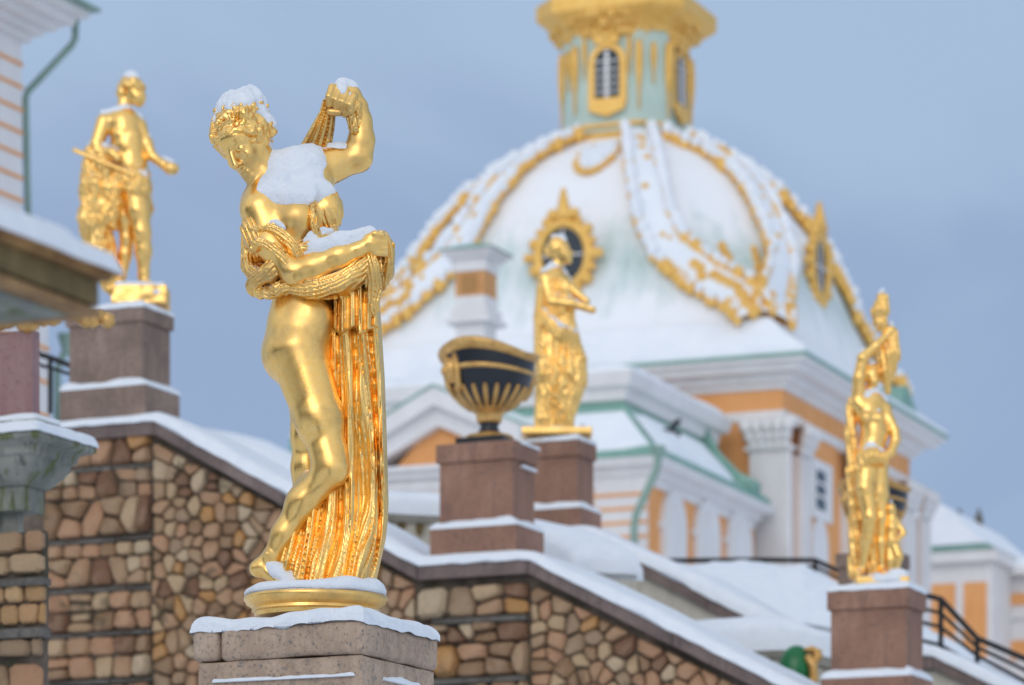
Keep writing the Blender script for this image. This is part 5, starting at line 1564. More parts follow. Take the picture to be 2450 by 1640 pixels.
# snowy skirt from the dome foot out to the eaves
bm = BM(); sk = []
for t, rr_, zz in ((0, 0, 0), (.35, 0, 0), (.75, 0, 0), (1, 0, 0)):
    z = zs[0] + .2 - (zs[0] + .2 - (ze + .28)) * (t ** .8)
    x0, x1 = (dcx - w2) * (1 - t) + (lw - .98) * t, (dcx + w2) * (1 - t) + (rw + .98) * t; y0, y1 = (dcy - w2) * (1 - t) + .02 * t, (dcy + w2) * (1 - t) + (S2 - .02) * t
    sk.append([bm.verts.new((x, y, z)) for x, y in ((x0, y0), (x1, y0), (x1, y1), (x0, y1))])
sk.append([bm.verts.new((x, y, ze + .06)) for x, y in ((lw - 1, 0), (rw + 1, 0), (rw + 1, S2), (lw - 1, S2))])
for A, B in zip(sk, sk[1:]):
    for k in range(4): bm.faces.new((A[k], A[(k + 1) % 4], B[(k + 1) % 4], B[k]))
part('roof_skirt_snow', bm, SNOWF, pal)
# ribs: snow topped bands edged with gilded leaves
rgd = random.Random(4)
for k in range(8):
    bmS, bmG = BM(), BM(); prevL = None; sN, sG = [], []
    N = 46
    path = []
    for i in range(N + 1):
        t = i / N; z = zs[0] + .25 + (zs[-1] - zs[0] - .3) * t; p = ring_pts(z, .0)[k]; path.append(Vector((dcx + p[0], dcy + p[1], z)))
    if k == 0 or True:
        pass
    for i, p in enumerate(path):
        tn = (path[min(i + 1, N)] - path[max(i - 1, 0)]).normalized(); out_ = Vector((p.x - dcx, p.y - dcy, 0)).normalized(); out_ = (out_ - tn * out_.dot(tn)).normalized(); sd_ = tn.cross(out_).normalized()
        hw = .50 - .14 * (i / N)
        sN.append([bmS.verts.new(p + sd_ * hw * a + out_ * b) for a, b in ((-1, -.05), (-1, .14), (-.5, .22), (.5, .22), (1, .14), (1, -.05))])
        sG.append([bmG.verts.new(p + sd_ * hw * a * 1.08 + out_ * b) for a, b in ((-1, -.05), (-1.02, .07), (1.02, .07), (1, -.05))])
        if True:
            for sg_ in (-1, 1):
                q = p + sd_ * hw * 1.22 * sg_ + out_ * .12; q = q + tn * rgd.uniform(-.1, .1); ball(bmG, q, .12 + .11 * rgd.random(), 1, (1, 1, 1.5)); ball(bmS, q + out_ * .07 + Vector((0, 0, .09)), (.13 if i > 14 else .05) + .10 * rgd.random(), 1, (1, 1, 1.3))
        if rgd.random() < .16: ball(bmG, p + out_ * .2 + sd_ * rgd.uniform(-.12, .12), rgd.uniform(.08, .15), 1)
        if i < 12 and (k in (0, 1)):     # melted foot: bare gold
            ball(bmG, p + out_ * .2 + sd_ * rgd.uniform(-.15, .15), .2, 1)
    for bmx, sx2, nn in ((bmS, sN, 6), (bmG, sG, 4)):
        for A, B in zip(sx2, sx2[1:]):
            for j in range(nn): bmx.faces.new((A[j], A[(j + 1) % nn], B[(j + 1) % nn], B[j]))
    r_o = part('rib', bmG, GOLDR, pal); part('rib_snow', bmS, SNOWF, r_o, smooth=True, angle=40)
# gilded flourish on the corner facet low on the dome
def facet_orn(kk):
    a = ring_pts(zD(720))[kk]; b = ring_pts(zD(720))[kk + 1]
    bm = BM()
    for i in range(14):
        z = zD(640 + i * 9); pa, pb = ring_pts(z)[kk], ring_pts(z)[kk + 1]; m = ((pa[0] + pb[0]) / 2, (pa[1] + pb[1]) / 2)
        for t in (-.28, 0, .28):
            x = m[0] + (pb[0] - pa[0]) * t; y = m[1] + (pb[1] - pa[1]) * t
            if rgd.random() < .7: ball(bm, (dcx + x * 1.01, dcy + y * 1.01, z), rgd.uniform(.09, .2), 1)
    part('flourish', bm, GOLDR, pal, kind='stuff')
facet_orn(1)
# round dormer windows
def lucarne(face, px, py, rx=.82, rz=.98):
    bmR, bmW, bmG = BM(), BM(), BM()
    z = zD(py) * 1.0
    if face == 'front':
        z = CAMZ + (H - py) / F * 112.6; r, _ = dome_r(z - .5); ly = dcy - r - .12; x, z = Q.fr(px, py, ly); cen = Vector((x, ly, z)); u = Vector((1, 0, 0)); n = Vector((0, -1, 0))
    else:
        z = CAMZ + (H - py) / F * 118; r, _ = dome_r(z - .5); lx = dcx + r + .12; y, z = Q.sd(px, py, lx); cen = Vector((lx, y, z)); u = Vector((0, 1, 0)); n = Vector((1, 0, 0))
    U = Vector((0, 0, 1)); ring = []; N = 36
    for k in range(N):
        a = 2 * math.pi * k / N; ring.append(cen + u * math.cos(a) * rx + U * math.sin(a) * rz)
    tube(bmR, ring, .16, 8, closed=True)
    for k in range(0, N, 2):
        a = 2 * math.pi * k / N; top_ = max(0, math.sin(a)); rr_ = .15 + .07 * (k % 4 == 0)
        ball(bmR, cen + u * math.cos(a) * (rx + .17) + U * math.sin(a) * (rz + .17 + .1 * top_ ** 8), rr_, 1)
    for k in range(5): ball(bmR, cen + U * (rz + .3 + k * .17), .30 - .045 * k, 1, (.9, .6, 1))
    for sg_ in (-1, 1): ball(bmR, cen + u * sg_ * (rx + .34), .17, 1); ball(bmR, cen + u * sg_ * .35 + U * (rz + .28), .2, 1)
    # window casing running back into the dome
    vs = [bmG.verts.new(p + n * .01) for p in ring]; vb = [bmG.verts.new(p - n * 2.2) for p in ring]; bmG.faces.new(vs)
    for k in range(N): bmG.faces.new((vs[k], vs[(k + 1) % N], vb[(k + 1) % N], vb[k]))
    f = part('round_window', bmR, GOLDR, pal, smooth=True); part('casing', bmG, SNOWF, f, smooth=True, angle=40)
    bm = BM(); vs = [bm.verts.new(cen + (p - cen) * .84 + n * .03) for p in ring]; bm.faces.new(vs); part('pane', bm, GLASS, f)
    bm = BM(); tube(bm, [cen - u * rx * .8 + n * .05, cen + u * rx * .8 + n * .05], .035, 6); tube(bm, [cen - U * rz * .8 + n * .05, cen + U * rz * .8 + n * .05], .035, 6); part('glazing_bar', bm, WHITE, f)
lucarne('front', 1348, 612); lucarne('side', 1960, 640)
# cartouche high on the front of the dome
z = CAMZ + (H - 385) / F * 116.0; r, _ = dome_r(z); ly = dcy - r; x, z = Q.fr(1418, 385, ly)
bm = BM(); bm2 = BM()
for i in range(9):
    t = i / 8; a = math.pi * (1.12 + .76 * t); pz = z + math.sin(a) * .75 + .3; rr_ = dome_r(pz)[0]; ball(bm, (x + math.cos(a) * .62, dcy - rr_ - .12, pz), .13, 1)
for i in range(5):
    pz = z + .75; ball(bm, (x + (i - 2) * .2, dcy - dome_r(pz)[0] - .1, pz), .12, 1)
for sg_ in (-1, 1):
    for i in range(6):
        pz = z + .75 - i * .2; ball(bm, (x + sg_ * (.42 + .2 * math.sin(i * .7)), dcy - dome_r(pz)[0] - .1, pz), .11, 1)
for i in range(40):
    a, q = rgd.random() * 6.28, math.sqrt(rgd.random()); pz = z + .2 + math.sin(a) * .6 * q; ball(bm2, (x + math.cos(a) * .5 * q, dcy - dome_r(pz)[0] + .02, pz), .24, 1)
ct = part('cartouche', bm, GOLDR, pal, smooth=True, kind='stuff'); part('cartouche_snow', bm2, SNOWF, ct, smooth=True)
# lantern
zl0 = zs[-1]; RL = 1.95
def zL(py): return CAMZ + (H - py) / F * 116.6
def octa(r, ch=.40): c_ = r * ch; return [(-r + c_, -r), (r - c_, -r), (r, -r + c_), (r, r - c_), (r - c_, r), (-r + c_, r), (-r, r - c_), (-r, -r + c_)]
def octring(bm, levels, ch=.40, cap=True):
    rr_ = [[bm.verts.new((dcx + x, dcy + y, z)) for x, y in octa(r, ch)] for r, z in levels]
    for A, B in zip(rr_, rr_[1:]):
        for k in range(8): bm.faces.new((A[k], A[(k + 1) % 8], B[(k + 1) % 8], B[k]))
    if cap: bm.faces.new(rr_[0][::-1]); bm.faces.new(rr_[-1])
bm = BM(); octring(bm, [(2.08, zL(302)), (2.16, zL(296)), (2.16, zL(284)), (2.0, zL(280))]); part('lantern_ring', bm, GOLDR, pal)
bm = BM(); octring(bm, [(1.84, zL(281)), (1.84, zL(275)), (1.76, zL(262)), (1.76, zL(60)), (1.76, zL(-140))]); part('lantern_wall', bm, DRUM, pal)
for pa, pb, r in ((274, 268, 1.89), (254, 246, 1.83)):
    bm = BM(); octring(bm, [(r, zL(pa)), (r, zL(pb))]); part('lantern_moulding', bm, GOLDR, pal)
bm = BM()
for q in range(60):
    a = q / 60 * 2 * math.pi
    for row, (rr_, py) in enumerate(((1.72, 26), (1.80, 12), (1.98, -4), (2.2, -18))):
        ball(bm, (dcx + math.cos(a + row * .05) * rr_ * 1.06, dcy + math.sin(a + row * .05) * rr_ * 1.06, zL(py + rgd.uniform(-8, 8))), .17 + .08 * rgd.random(), 1, (1, 1, 1.3))
part('gilded_capital', bm, GOLDR, pal, smooth=True, kind='stuff')
bm = BM(); octring(bm, [(1.78, zL(22)), (1.86, zL(10)), (2.05, zL(-2)), (2.3, zL(-12)), (2.5, zL(-24)), (2.5, zL(-60))], .36); part('lantern_cornice', bm, GOLDR, pal)
oc = octa(1.76)
def pend(x, y, nx_, ny_, py0, py1, w_):
    bm = BM(); n = 17
    for i in range(n):
        t = i / (n - 1); ww = w_ * (.55 + .45 * math.sin(math.pi * min(1, t * 1.3 + .1))) * (1 - .5 * t)
        ball(bm, (dcx + x + nx_ * .06, dcy + y + ny_ * .06, zL(py0 + (py1 - py0) * t)), ww, 1, (1, 1, 1.5))
    part('garland', bm, GOLDR, pal, smooth=True)
for k in range(8):
    a, b = oc[k], oc[(k + 1) % 8]; m = ((a[0] + b[0]) / 2, (a[1] + b[1]) / 2); L = math.hypot(*m)
    pend(a[0], a[1], a[0] / L, a[1] / L, 60, 215 if k in (0, 1) else 230, .17)
    if k % 2: pend(m[0], m[1], m[0] / L, m[1] / L, 60, 150, .13)
    elif k in (0, 2):
        d = ((b[0] - a[0]) / 2, (b[1] - a[1]) / 2)
        for s_ in (-.72, .72): pend(m[0] + d[0] * s_, m[1] + d[1] * s_, m[0] / L, m[1] / L, 45, 130, .11)
# lantern windows: gilded arched frame, panes with white bars
def lwin(face):
    if face == 0: cen = Vector((dcx, dcy - 1.76, 0)); u = Vector((1, 0, 0)); n = Vector((0, -1, 0))
    else: cen = Vector((dcx + 1.76, dcy, 0)); u = Vector((0, 1, 0)); n = Vector((1, 0, 0))
    if face == 0: cen.x = Q.fr(1455, 130, dcy - 1.76)[0]
    def arch(w_, z0, z1, sc=1.0):
        pts = [(-w_, z0), (w_, z0)];
        for k in range(9):
            a = math.pi * k / 8; pts.append((w_ * math.cos(a), z1 - w_ + w_ * math.sin(a)))
        return pts
    def put(pts, d0, d1, name, m, par):
        bm = BM(); A = [bm.verts.new(cen + u * x + n * d0 + Vector((0, 0, z))) for x, z in pts]; B = [bm.verts.new(cen + u * x + n * d1 + Vector((0, 0, z))) for x, z in pts]
        bm.faces.new(A); bm.faces.new(B[::-1])
        for k in range(len(pts)): bm.faces.new((A[k], A[(k + 1) % len(pts)], B[(k + 1) % len(pts)], B[k]))
        return part(name, bm, m, par)
    f = put(arch(.64, zL(200), zL(50)), -.01, .10, 'lantern_window', GOLDR, pal)
    put(arch(.42, zL(190), zL(64)), .10, .112, 'pane', GLASS, f)
    put([(-.06, zL(190)), (.06, zL(190)), (.06, zL(70)), (-.06, zL(70))], .113, .14, 'glazing_bar', WHITE, f)
    for py in (96, 116, 134, 152, 170, 188): put([(-.4, zL(py) - .02), (.4, zL(py) - .02), (.4, zL(py) + .02), (-.4, zL(py) + .02)], .114, .13, 'glazing_bar', WHITE, f)
    put([(-.62, zL(186)), (.62, zL(186)), (.6, zL(215)), (0, zL(232)), (-.6, zL(215))], .10, .17, 'window_apron', GOLDR, f)
    put([(-.45, zL(52)), (.45, zL(52)), (.3, zL(28)), (-.3, zL(28))], .10, .17, 'window_crest', GOLDR, f)
lwin(0); lwin(1)
# facades: pilasters, panels, windows
def PB(x0, x1, y0, y1, z0, z1, name, m, par=pal, bev=0):
    bm = BM(); box(bm, min(x0, x1), max(x0, x1), min(y0, y1), max(y0, y1), min(z0, z1), max(z0, z1)); return part(name, bm, m, par, bevel=bev)
def pilaster_f(pa, pb):
    x0, x1 = Q.fr(pa, 1100, 1.0)[0], min(Q.fr(pb, 1100, 1.0)[0], rw + .3); o_ = PB(x0, x1, .72, 1.0, 0, zC(1062), 'pilaster', WHITE)
    n = 6; w_ = (x1 - x0) / n
    for k in range(n): PB(x0 + w_ * (k + .2), x0 + w_ * (k + .8), .66, .719, 0, zC(1070), 'flute_fillet', WHITE, o_)
    PB(x0 - .12, x1 + .12, .6, 1.0, zC(1062), zC(1052), 'necking', WHITE, o_)
    bm = BM()
    for i in range(5):
        for r_, (z_, s_) in enumerate(((1045, .0), (1025, .1), (1005, .2))):
            xx = x0 - s_ + (x1 - x0 + 2 * s_) * (i + .5) / 5; ball(bm, (xx, .66 - s_, zC(z_)), .2, 1, (1, .8, 1.3))
    for xx in (x0 - .1, x1 + .1): ball(bm, (xx, .6, zC(996)), .2, 2)
    part('capital_leaves', bm, WHITE, o_, smooth=True, kind='stuff')
    PB(x0 - .3, x1 + .3, .5, 1.0, zC(992), zC(985), 'abacus', WHITE, o_)
pilaster_f(1800, 1925)
def pilaster_s(pa, pb, off=0):
    y0, y1 = Q.sd(pa, 1100, rw)[0], Q.sd(pb, 1100, rw)[0]; y1 = max(y1, y0 + .5); o_ = PB(rw, rw + .28, y0, y1, 0, zC(1062), 'pilaster', WHITE)
    w_ = (y1 - y0) / 4
    for k in range(4): PB(rw + .281, rw + .34, y0 + w_ * (k + .2), y0 + w_ * (k + .8), 0, zC(1070), 'flute_fillet', WHITE, o_)
    bm = BM()
    for i in range(4):
        for (z_, s_) in ((1045, .0), (1025, .1), (1005, .2)): ball(bm, (rw + .3 + s_, y0 - s_ + (y1 - y0 + 2 * s_) * (i + .5) / 4, zC(z_)), .2, 1, (.8, 1, 1.3))
    part('capital_leaves', bm, WHITE, o_, smooth=True, kind='stuff')
    PB(rw, rw + .5, y0 - .3, y1 + .3, zC(992), zC(985), 'abacus', WHITE, o_)
pilaster_s(1894, 1916); pilaster_s(2010, 2040); pilaster_s(2140, 2170); pilaster_s(2185, 2205)
def swin(pa, pb, z0, z1):
    y0, y1 = Q.sd(pa, 1100, rw)[0], Q.sd(pb, 1100, rw)[0]
    f = PB(rw, rw + .12, y0 - .25, y1 + .25, z0 - .3, z1 + .3, 'window', WHITE); PB(rw + .121, rw + .13, y0, y1, z0, z1, 'pane', GLASS, f)
    for k in (1, 2): PB(rw + .131, rw + .16, y0, y1, z0 + (z1 - z0) * k / 3 - .04, z0 + (z1 - z0) * k / 3 + .04, 'glazing_bar', WHITE, f)
for a, b in ((1944, 1966), (2072, 2092)):
    swin(a, b, zC(1165), zC(1068)); y0, y1 = Q.sd(a - 20, 1100, rw)[0], Q.sd(b + 22, 1100, rw)[0]
    PB(rw, rw + .06, y0, y1, zC(1185), zC(1040), 'wall_panel', WHITE)
    # arched niche below
    bm = BM(); yc = (y0 + y1) / 2; pts = [(yc - .8, 0), (yc + .8, 0)] + [(yc + .8 * math.cos(math.pi * k / 8), zC(1258) + .9 * math.sin(math.pi * k / 8)) for k in range(9)]
    prism(bm, pts, rw, rw + .1, 'x'); f = part('arched_niche', bm, WHITE, pal)
# left part of the front: more pilasters out of the wing's way
PB(Q.fr(1700, 1, 1.0)[0], Q.fr(1716, 1, 1.0)[0], .9, 1.0, 0, zC(990), 'corner_strip', WHITE)
# small gable at the far right eaves
ya, _ = Q.sd(2155, 900, rw + .5); z0 = zC(849)
gx = rw + .95
y1_, y2_ = Q.sd(2145, 900, gx)[0], Q.sd(2205, 900, gx)[0]
bm = BM(); zz = CAMZ + (H - 925) / F * (Q.yside(2170, gx)); prism(bm, [(y1_, ze), (y2_, ze), ((y1_ + y2_) / 2 - .2, ze + 1.0)], gx - 2.5, gx, 'x'); part('gable', bm, ROOF, pal)

# ------------------------------------------------------------------ lower wing in front of the pavilion
Wg = Frame(1580, 101.5, TP)
wing = thing('palace_wing', 'low ochre and white palace wing with green edged snowy mansard roof and arched windows', 'palace wing', Wg.origin(0), Wg.rot)
zW = lambda py: CAMZ + (H - py) / F * 101.5
eW, LW, DW = 0.55, -9.6, 9.5
x1w, y0w = -eW, eW
def WB(x0, x1, y0, y1, z0, z1, name, m, par=wing, bev=0):
    bm = BM(); box(bm, min(x0, x1), max(x0, x1), min(y0, y1), max(y0, y1), min(z0, z1), max(z0, z1)); return part(name, bm, m, par, bevel=bev)
WB(LW, x1w, y0w, DW, 0, zW(1150), 'wall', OCHRE)
bm = BM(); eave(bm, LW, x1w, y0w, DW, [(0, zW(1150)), (.06, zW(1150)), (.08, zW(1130)), (.2, zW(1126)), (.22, zW(1112)), (.46, zW(1106)), (.55, zW(1088)), (.0, zW(1088))]); part('cornice', bm, WHITE, wing)
WB(LW - .5, .02, -.02, DW, zW(1088) + .002, zW(1076), 'eaves_gutter', ROOF)
ins = 1.75; zu = CAMZ + (H - 955) / F * 103.6; zt = CAMZ + (H - 890) / F * 103.6
bm = BM(); ze_ = zW(1076)
def hip(bm, x0, x1, y0, y1, z0, z1, i_, bulge=.12):
    lv = []
    for t in (0, .25, .5, .75, 1):
        q = t - bulge * math.sin(math.pi * t) * -1 * 0; k = i_ * (t ** .85); z = z0 + (z1 - z0) * t
        lv.append([bm.verts.new((x, y, z)) for x, y in ((x0, y0 + k), (x1 - k, y0 + k), (x1 - k, y1), (x0, y1))])
    for A, B in zip(lv, lv[1:]):
        for k in range(4): bm.faces.new((A[k], A[(k + 1) % 4], B[(k + 1) % 4], B[k]))
    bm.faces.new(lv[-1])
hip(bm, LW, 0, 0, DW, ze_ + .002, zu, ins); part('mansard', bm, ROOF, wing)
# snow field on the mansard, leaving green margins
bm = BM()
def patch(bm, quad, off, th, n=10):
    g = [[None] * (n + 1) for _ in range(n + 1)]; A, B, C_, D__ = quad; N_ = (B - A).cross(D__ - A).normalized()
    for i in range(n + 1):
        for j in range(n + 1):
            u_, v_ = i / n, j / n; p = (A * (1 - u_) + B * u_) * (1 - v_) + (D__ * (1 - u_) + C_ * u_) * v_; d = min(u_, 1 - u_, v_, 1 - v_) * 5
            h_ = th * math.sqrt(max(0, 1 - (1 - min(1, d)) ** 2)) * (1 + .3 * mnoise.noise(p * .8)); g[i][j] = bm.verts.new(p + N_ * (off + h_))
    for i in range(n):
        for j in range(n): bm.faces.new((g[i][j], g[i + 1][j], g[i + 1][j + 1], g[i][j + 1]))
V3 = lambda x, y, z: Vector((x, y, z))
def mz(t): return ze_ + (zu - ze_) * t
def mk(t): return ins * t ** .85
t0, t1 = .04, .80
patch(bm, (V3(LW, mk(t0), mz(t0)), V3(-mk(t0) - .15, mk(t0), mz(t0)), V3(-mk(t1) - .15, mk(t1), mz(t1)), V3(LW, mk(t1), mz(t1))), .0, .14)
patch(bm, (V3(-mk(t0), mk(t0) + .15, mz(t0)), V3(-mk(t0), DW - 2.6, mz(t0)), V3(-mk(t1), DW - 1.8, mz(t1)), V3(-mk(t1), mk(t1) + .15, mz(t1))), .0, .14)
part('roof_snow', bm, SNOWF, wing, smooth=True)
bm = BM(); tube(bm, [V3(0, DW - 1.5, ze_ + .05), V3(-mk(.3), DW - 1.3, mz(.3)), V3(-mk(.7), DW - 1.1, mz(.7)), V3(-ins, DW - 1.0, zu + .3)], [.3, .2, .17, .15], 8); part('hip_flashing', bm, ROOF, wing, smooth=True)
# upper cornice and flat top
bm = BM(); eave(bm, LW, -ins, ins, DW, [(-.1, zu - .05), (.12, zu), (.16, zu + .3), (.36, zu + .36), (.45, zt - .05), (.45, zt), (-.3, zt)]); part('upper_cornice', bm, WHITE, wing)
bm = BM(); snow_pad(bm, LW, -ins + .4, ins - .4, DW, zt, .25, 16, 10, edge=.4, seed=2); part('roof_snow', bm, SNOWF, wing, smooth=True)
# rusticated bands on the front corner
xr0 = Wg.fr(1425, 1200, y0w)[0]
WB(xr0, x1w + .0, y0w - .10, y0w, 0, zW(1150), 'rusticated_corner', WHITE)
zz = zW(1172)
while zz > 1:
    WB(xr0, x1w + .02, y0w - .125, y0w - .101, zz - .045, zz + .045, 'ochre_joint', OCHRE); zz -= .385
# second set on the left of the statue pedestals
# arched openings on the right face
for pc, w_ in ((1606, 28), (1686, 29), (1762, 29)):
    y0, y1 = Wg.sd(pc - w_, 1, x1w)[0], Wg.sd(pc + w_ * .92, 1, x1w)[0]; yc = (y0 + y1) / 2; hw = (y1 - y0) / 2 * .98
    zt_ = CAMZ + (H - (1176 + (pc - 1606) * .26)) / F * Wg.yside(pc, x1w)
    pts = [(yc - hw, 0), (yc + hw, 0)] + [(yc + hw * math.cos(math.pi * k / 10), zt_ - 1.0 + 1.0 * math.sin(math.pi * k / 10)) for k in range(11)]
    bm = BM(); prism(bm, pts, x1w, x1w + .16, 'x'); f = part('arched_window', bm, WHITE, wing)
    bm = BM(); pts = [(yc - hw * .72, 0), (yc + hw * .72, 0)] + [(yc + hw * .72 * math.cos(math.pi * k / 10), zt_ - 1.2 + .8 * math.sin(math.pi * k / 10)) for k in range(11)]
    prism(bm, pts, x1w + .161, x1w + .2, 'x'); part('inner_panel', bm, WHITE, f)
    WB(x1w + .201, x1w + .22, yc - hw * .62, yc - hw * .25, 0, zt_ - 2.0, 'pane', GLASS, f)
    for s_ in (-1, 1): WB(x1w, x1w + .10, yc + s_ * hw * 1.02 - .12, yc + s_ * hw * 1.02 + .12, zt_ - 1.15, zt_ - .95, 'impost', WHITE)
y0 = Wg.sd(1795, 1, x1w)[0]; WB(x1w, x1w + .05, y0, DW, 0, zW(1150), 'end_panel', OCHRE)
# gabled bay
Gb = (Wg.fr(872, 1, -1.6)[0], Wg.fr(1258, 1, -1.6)[0]); ga, gb2 = Gb; gm = (ga + gb2) / 2
Yg = Wg.yfront(1055, -1.6); zg = lambda py: CAMZ + (H - py) / F * Yg
gm = Wg.fr(1055, 1, -1.6)[0]
WB(ga + .6, gb2 - .6, -1.6, 3, 0, zg(1112), 'gable_wall', WHITE)
bm = BM(); prism(bm, [(ga + .9, zg(1112) + .002), (gb2 - .9, zg(1112) + .002), (gm, zg(985))], -1.5, 3); part('tympanum', bm, OCHRE, wing)
sl = lambda a, b, w_, d0, d1, nm, m: None
for sg_, xe in ((-1, ga), (1, gb2)):
    n1 = Vector((xe - gm, 0, zg(1030) - zg(925))).normalized()
    for (o0, o1, yf, m, nm) in ((0.0, .50, -2.15, WHITE, 'raking_cornice'), (.50, 1.02, -1.85, WHITE, 'raking_moulding')):
        zA, zB = zg(932), zg(1034)
        bm = BM(); prism(bm, [(gm, zA - o0), (xe, zB - o0), (xe, zB - o1), (gm, zA - o1)], yf, 3); part(nm, bm, m, wing)
    bm = BM(); prism(bm, [(gm, zg(932) + .06), (xe, zg(1034) + .06), (xe, zg(1034) + .002), (gm, zg(932) + .002)], -2.2, 6); part('gable_roof', bm, ROOF, wing)
    bm = BM(); prism(bm, [(gm, zg(932) + .26), (xe, zg(1034) + .22), (xe, zg(1034) + .062), (gm, zg(932) + .062)], -.8, 6); part('roof_snow', bm, SNOWF, wing)
for (pa, pb, yf) in ((1116, 1128, -2.0), (1130, 1142, -1.85), (1160, 1168, -1.7)): WB(ga, gb2, yf, 3, zg(pb), zg(pa), 'base_cornice', WHITE)
zz = zg(1185)
while zz > 2: WB(ga + .55, gb2 - .55, -1.63, -1.601, zz - .05, zz + .05, 'ochre_joint', OCHRE); zz -= .385
# main roof of the wing rising behind the gable: green with snow
bm = BM(); xa_, xb_ = Wg.fr(720, 1, 4)[0], Wg.fr(1330, 1, 4)[0]
prism(bm, [(xa_, zW(1080)), (xb_, zW(1080)), (xb_ - .2, zW(985)), (xb_ - 2, zW(930)), (xa_, zW(930))], 3.2, DW); part('rear_roof', bm, ROOF, wing)
bm = BM(); snow_pad(bm, xa_, xb_ - 2, 3.2, DW, zW(930), .5, 14, 8, edge=.5, seed=9); part('roof_snow', bm, SNOWF, wing, smooth=True)
# chimney
Ych = 106.0; zc_ = lambda py: CAMZ + (H - py) / F * Ych
CH = Frame(1160, Ych, TP)
o = thing('chimney', 'white and orange square chimney with green cap, standing before the snowy dome', 'chimney', CH.origin(zc_(800)), CH.rot)
def CB(ov, pa, pb, nm, m, bev=.03):
    xw = CH.fr(1088, 1, 0)[0]; bm = BM(); box(bm, xw - ov, ov, -ov, -xw + ov, zc_(pb) - zc_(800), zc_(pa) - zc_(800)); return part(nm, bm, m, o, bevel=bev)
CB(.02, 812, 840, 'flashing', ROOF); CB(-.02, 770, 811.5, 'pedestal', WHITE); CB(.22, 758, 769.5, 'base_slab', WHITE); CB(.10, 735, 757.5, 'plinth', WHITE); CB(.0, 705, 734.5, 'lower_shaft', WHITE); bo = CB(-.01, 646, 704.5, 'brick_band', BRICK)
xw = CH.fr(1088, 1, 0)[0]; bm = BM(); box(bm, xw + .2, -.25, -.02, .009, zc_(695) - zc_(800), zc_(655) - zc_(800)); part('vent_grille', bm, mat('vent_wood', (.42, .22, .08), .9), bo)
CB(.03, 615, 645.5, 'upper_shaft', WHITE); CB(.18, 604, 614.5, 'cap_moulding', WHITE); CB(.32, 597, 603.5, 'cap_slab', WHITE)
bm = BM(); xw2 = xw - .36
lv = [[bm.verts.new((x, y, z)) for x, y in ((xw2 + k, -.36 + k), (.36 - k, -.36 + k), (.36 - k, -xw2 - k), (xw2 + k, -xw2 - k))] for k, z in ((0, zc_(597) - zc_(800)), (0, zc_(594) - zc_(800)), (.5, zc_(578) - zc_(800)))]
for A, B in zip(lv, lv[1:]):
    for k in range(4): bm.faces.new((A[k], A[(k + 1) % 4], B[(k + 1) % 4], B[k]))
bm.faces.new(lv[-1]); part('cap_roof', bm, ROOF, o)
# drainpipe of the wing
b0 = P(1575, 1092, 101); o = thing('drainpipe', 'bent green drainpipe on the corner of the low palace wing', 'drainpipe', b0)
bm = BM(); tube(bm, [P(1576, 1090, 101) - b0, P(1570, 1125, 101) - b0, P(1522, 1232, 101.2) - b0, P(1517, 1262, 101.2) - b0, P(1519, 1400, 101.2) - b0], .105, 8); part('pipe', bm, PIPE, o, smooth=True)
bm = BM(); lathe(bm, [(.10, 0), (.2, .25), (.2, .32)], 12, (0, 0, -.05)); part('hopper', bm, PIPE, o)

# ------------------------------------------------------------------ far gallery at the right edge
G = Frame(2370, 150.0, TP)
gal = thing('palace_gallery', 'distant low ochre and white gallery with small snowy roof at the right edge', 'gallery', G.origin(0), G.rot)
zG = lambda py: CAMZ + (H - py) / F * 150.0
def GB(x0p, x1p, pa, pb, nm, m, y0=0.0, y1=8.0, par=gal):
    bm = BM(); box(bm, G.fr(x0p, 1, y0)[0], G.fr(x1p, 1, y0)[0], y0, y1, zG(pb) if pb else 0, zG(pa)); return part(nm, bm, m, par)
GB(2180, 2375, 1345, None, 'pavilion_wall', WHITE); 
for a, b in ((2222, 2285), (2305, 2360)): GB(a, b, 1392, 1640, 'wall_panel', OCHRE, -.05, .0)
GB(2170, 2385, 1318, 1344, 'cornice', WHITE, -.5, 8)
x0, x1 = G.fr(2120, 1, -.6)[0], G.fr(2385, 1, -.6)[0]
bm = BM(); prism(bm, [(x0, zG(1317)), (x1, zG(1317)), (x1 - .4, zG(1308)), (G.fr(2255, 1, -.6)[0], zG(1215)), (x0, zG(1205))], -.6, 9); part('roof', bm, ROOF, gal)
bm = BM(); prism(bm, [(x0, zG(1306)), (G.fr(2362, 1, -.6)[0], zG(1304)), (G.fr(2250, 1, -.6)[0], zG(1203)), (x0, zG(1193))], -.75, 9); part('roof_snow', bm, SNOWF, gal)
GB(2376, 2700, 1360, None, 'long_wall', WHITE, 3, 12)
GB(2376, 2700, 1400, 1428, 'ochre_band', OCHRE, 2.9, 2.995); GB(2376, 2700, 1340, 1358, 'long_cornice', WHITE, 2.3, 12); GB(2376, 2700, 1455, 1462, 'string_course', WHITE, 2.8, 2.99); GB(2376, 2700, 1515, 1560, 'ochre_band', OCHRE, 2.9, 2.995)
bm = BM(); x0, x1 = G.fr(2376, 1, 2.3)[0], G.fr(2700, 1, 2.3)[0]; snow_pad(bm, x0, x1, 2.3, 12, zG(1340), .4, 20, 8, edge=.5, seed=3); part('roof_snow', bm, SNOWF, gal, smooth=True)
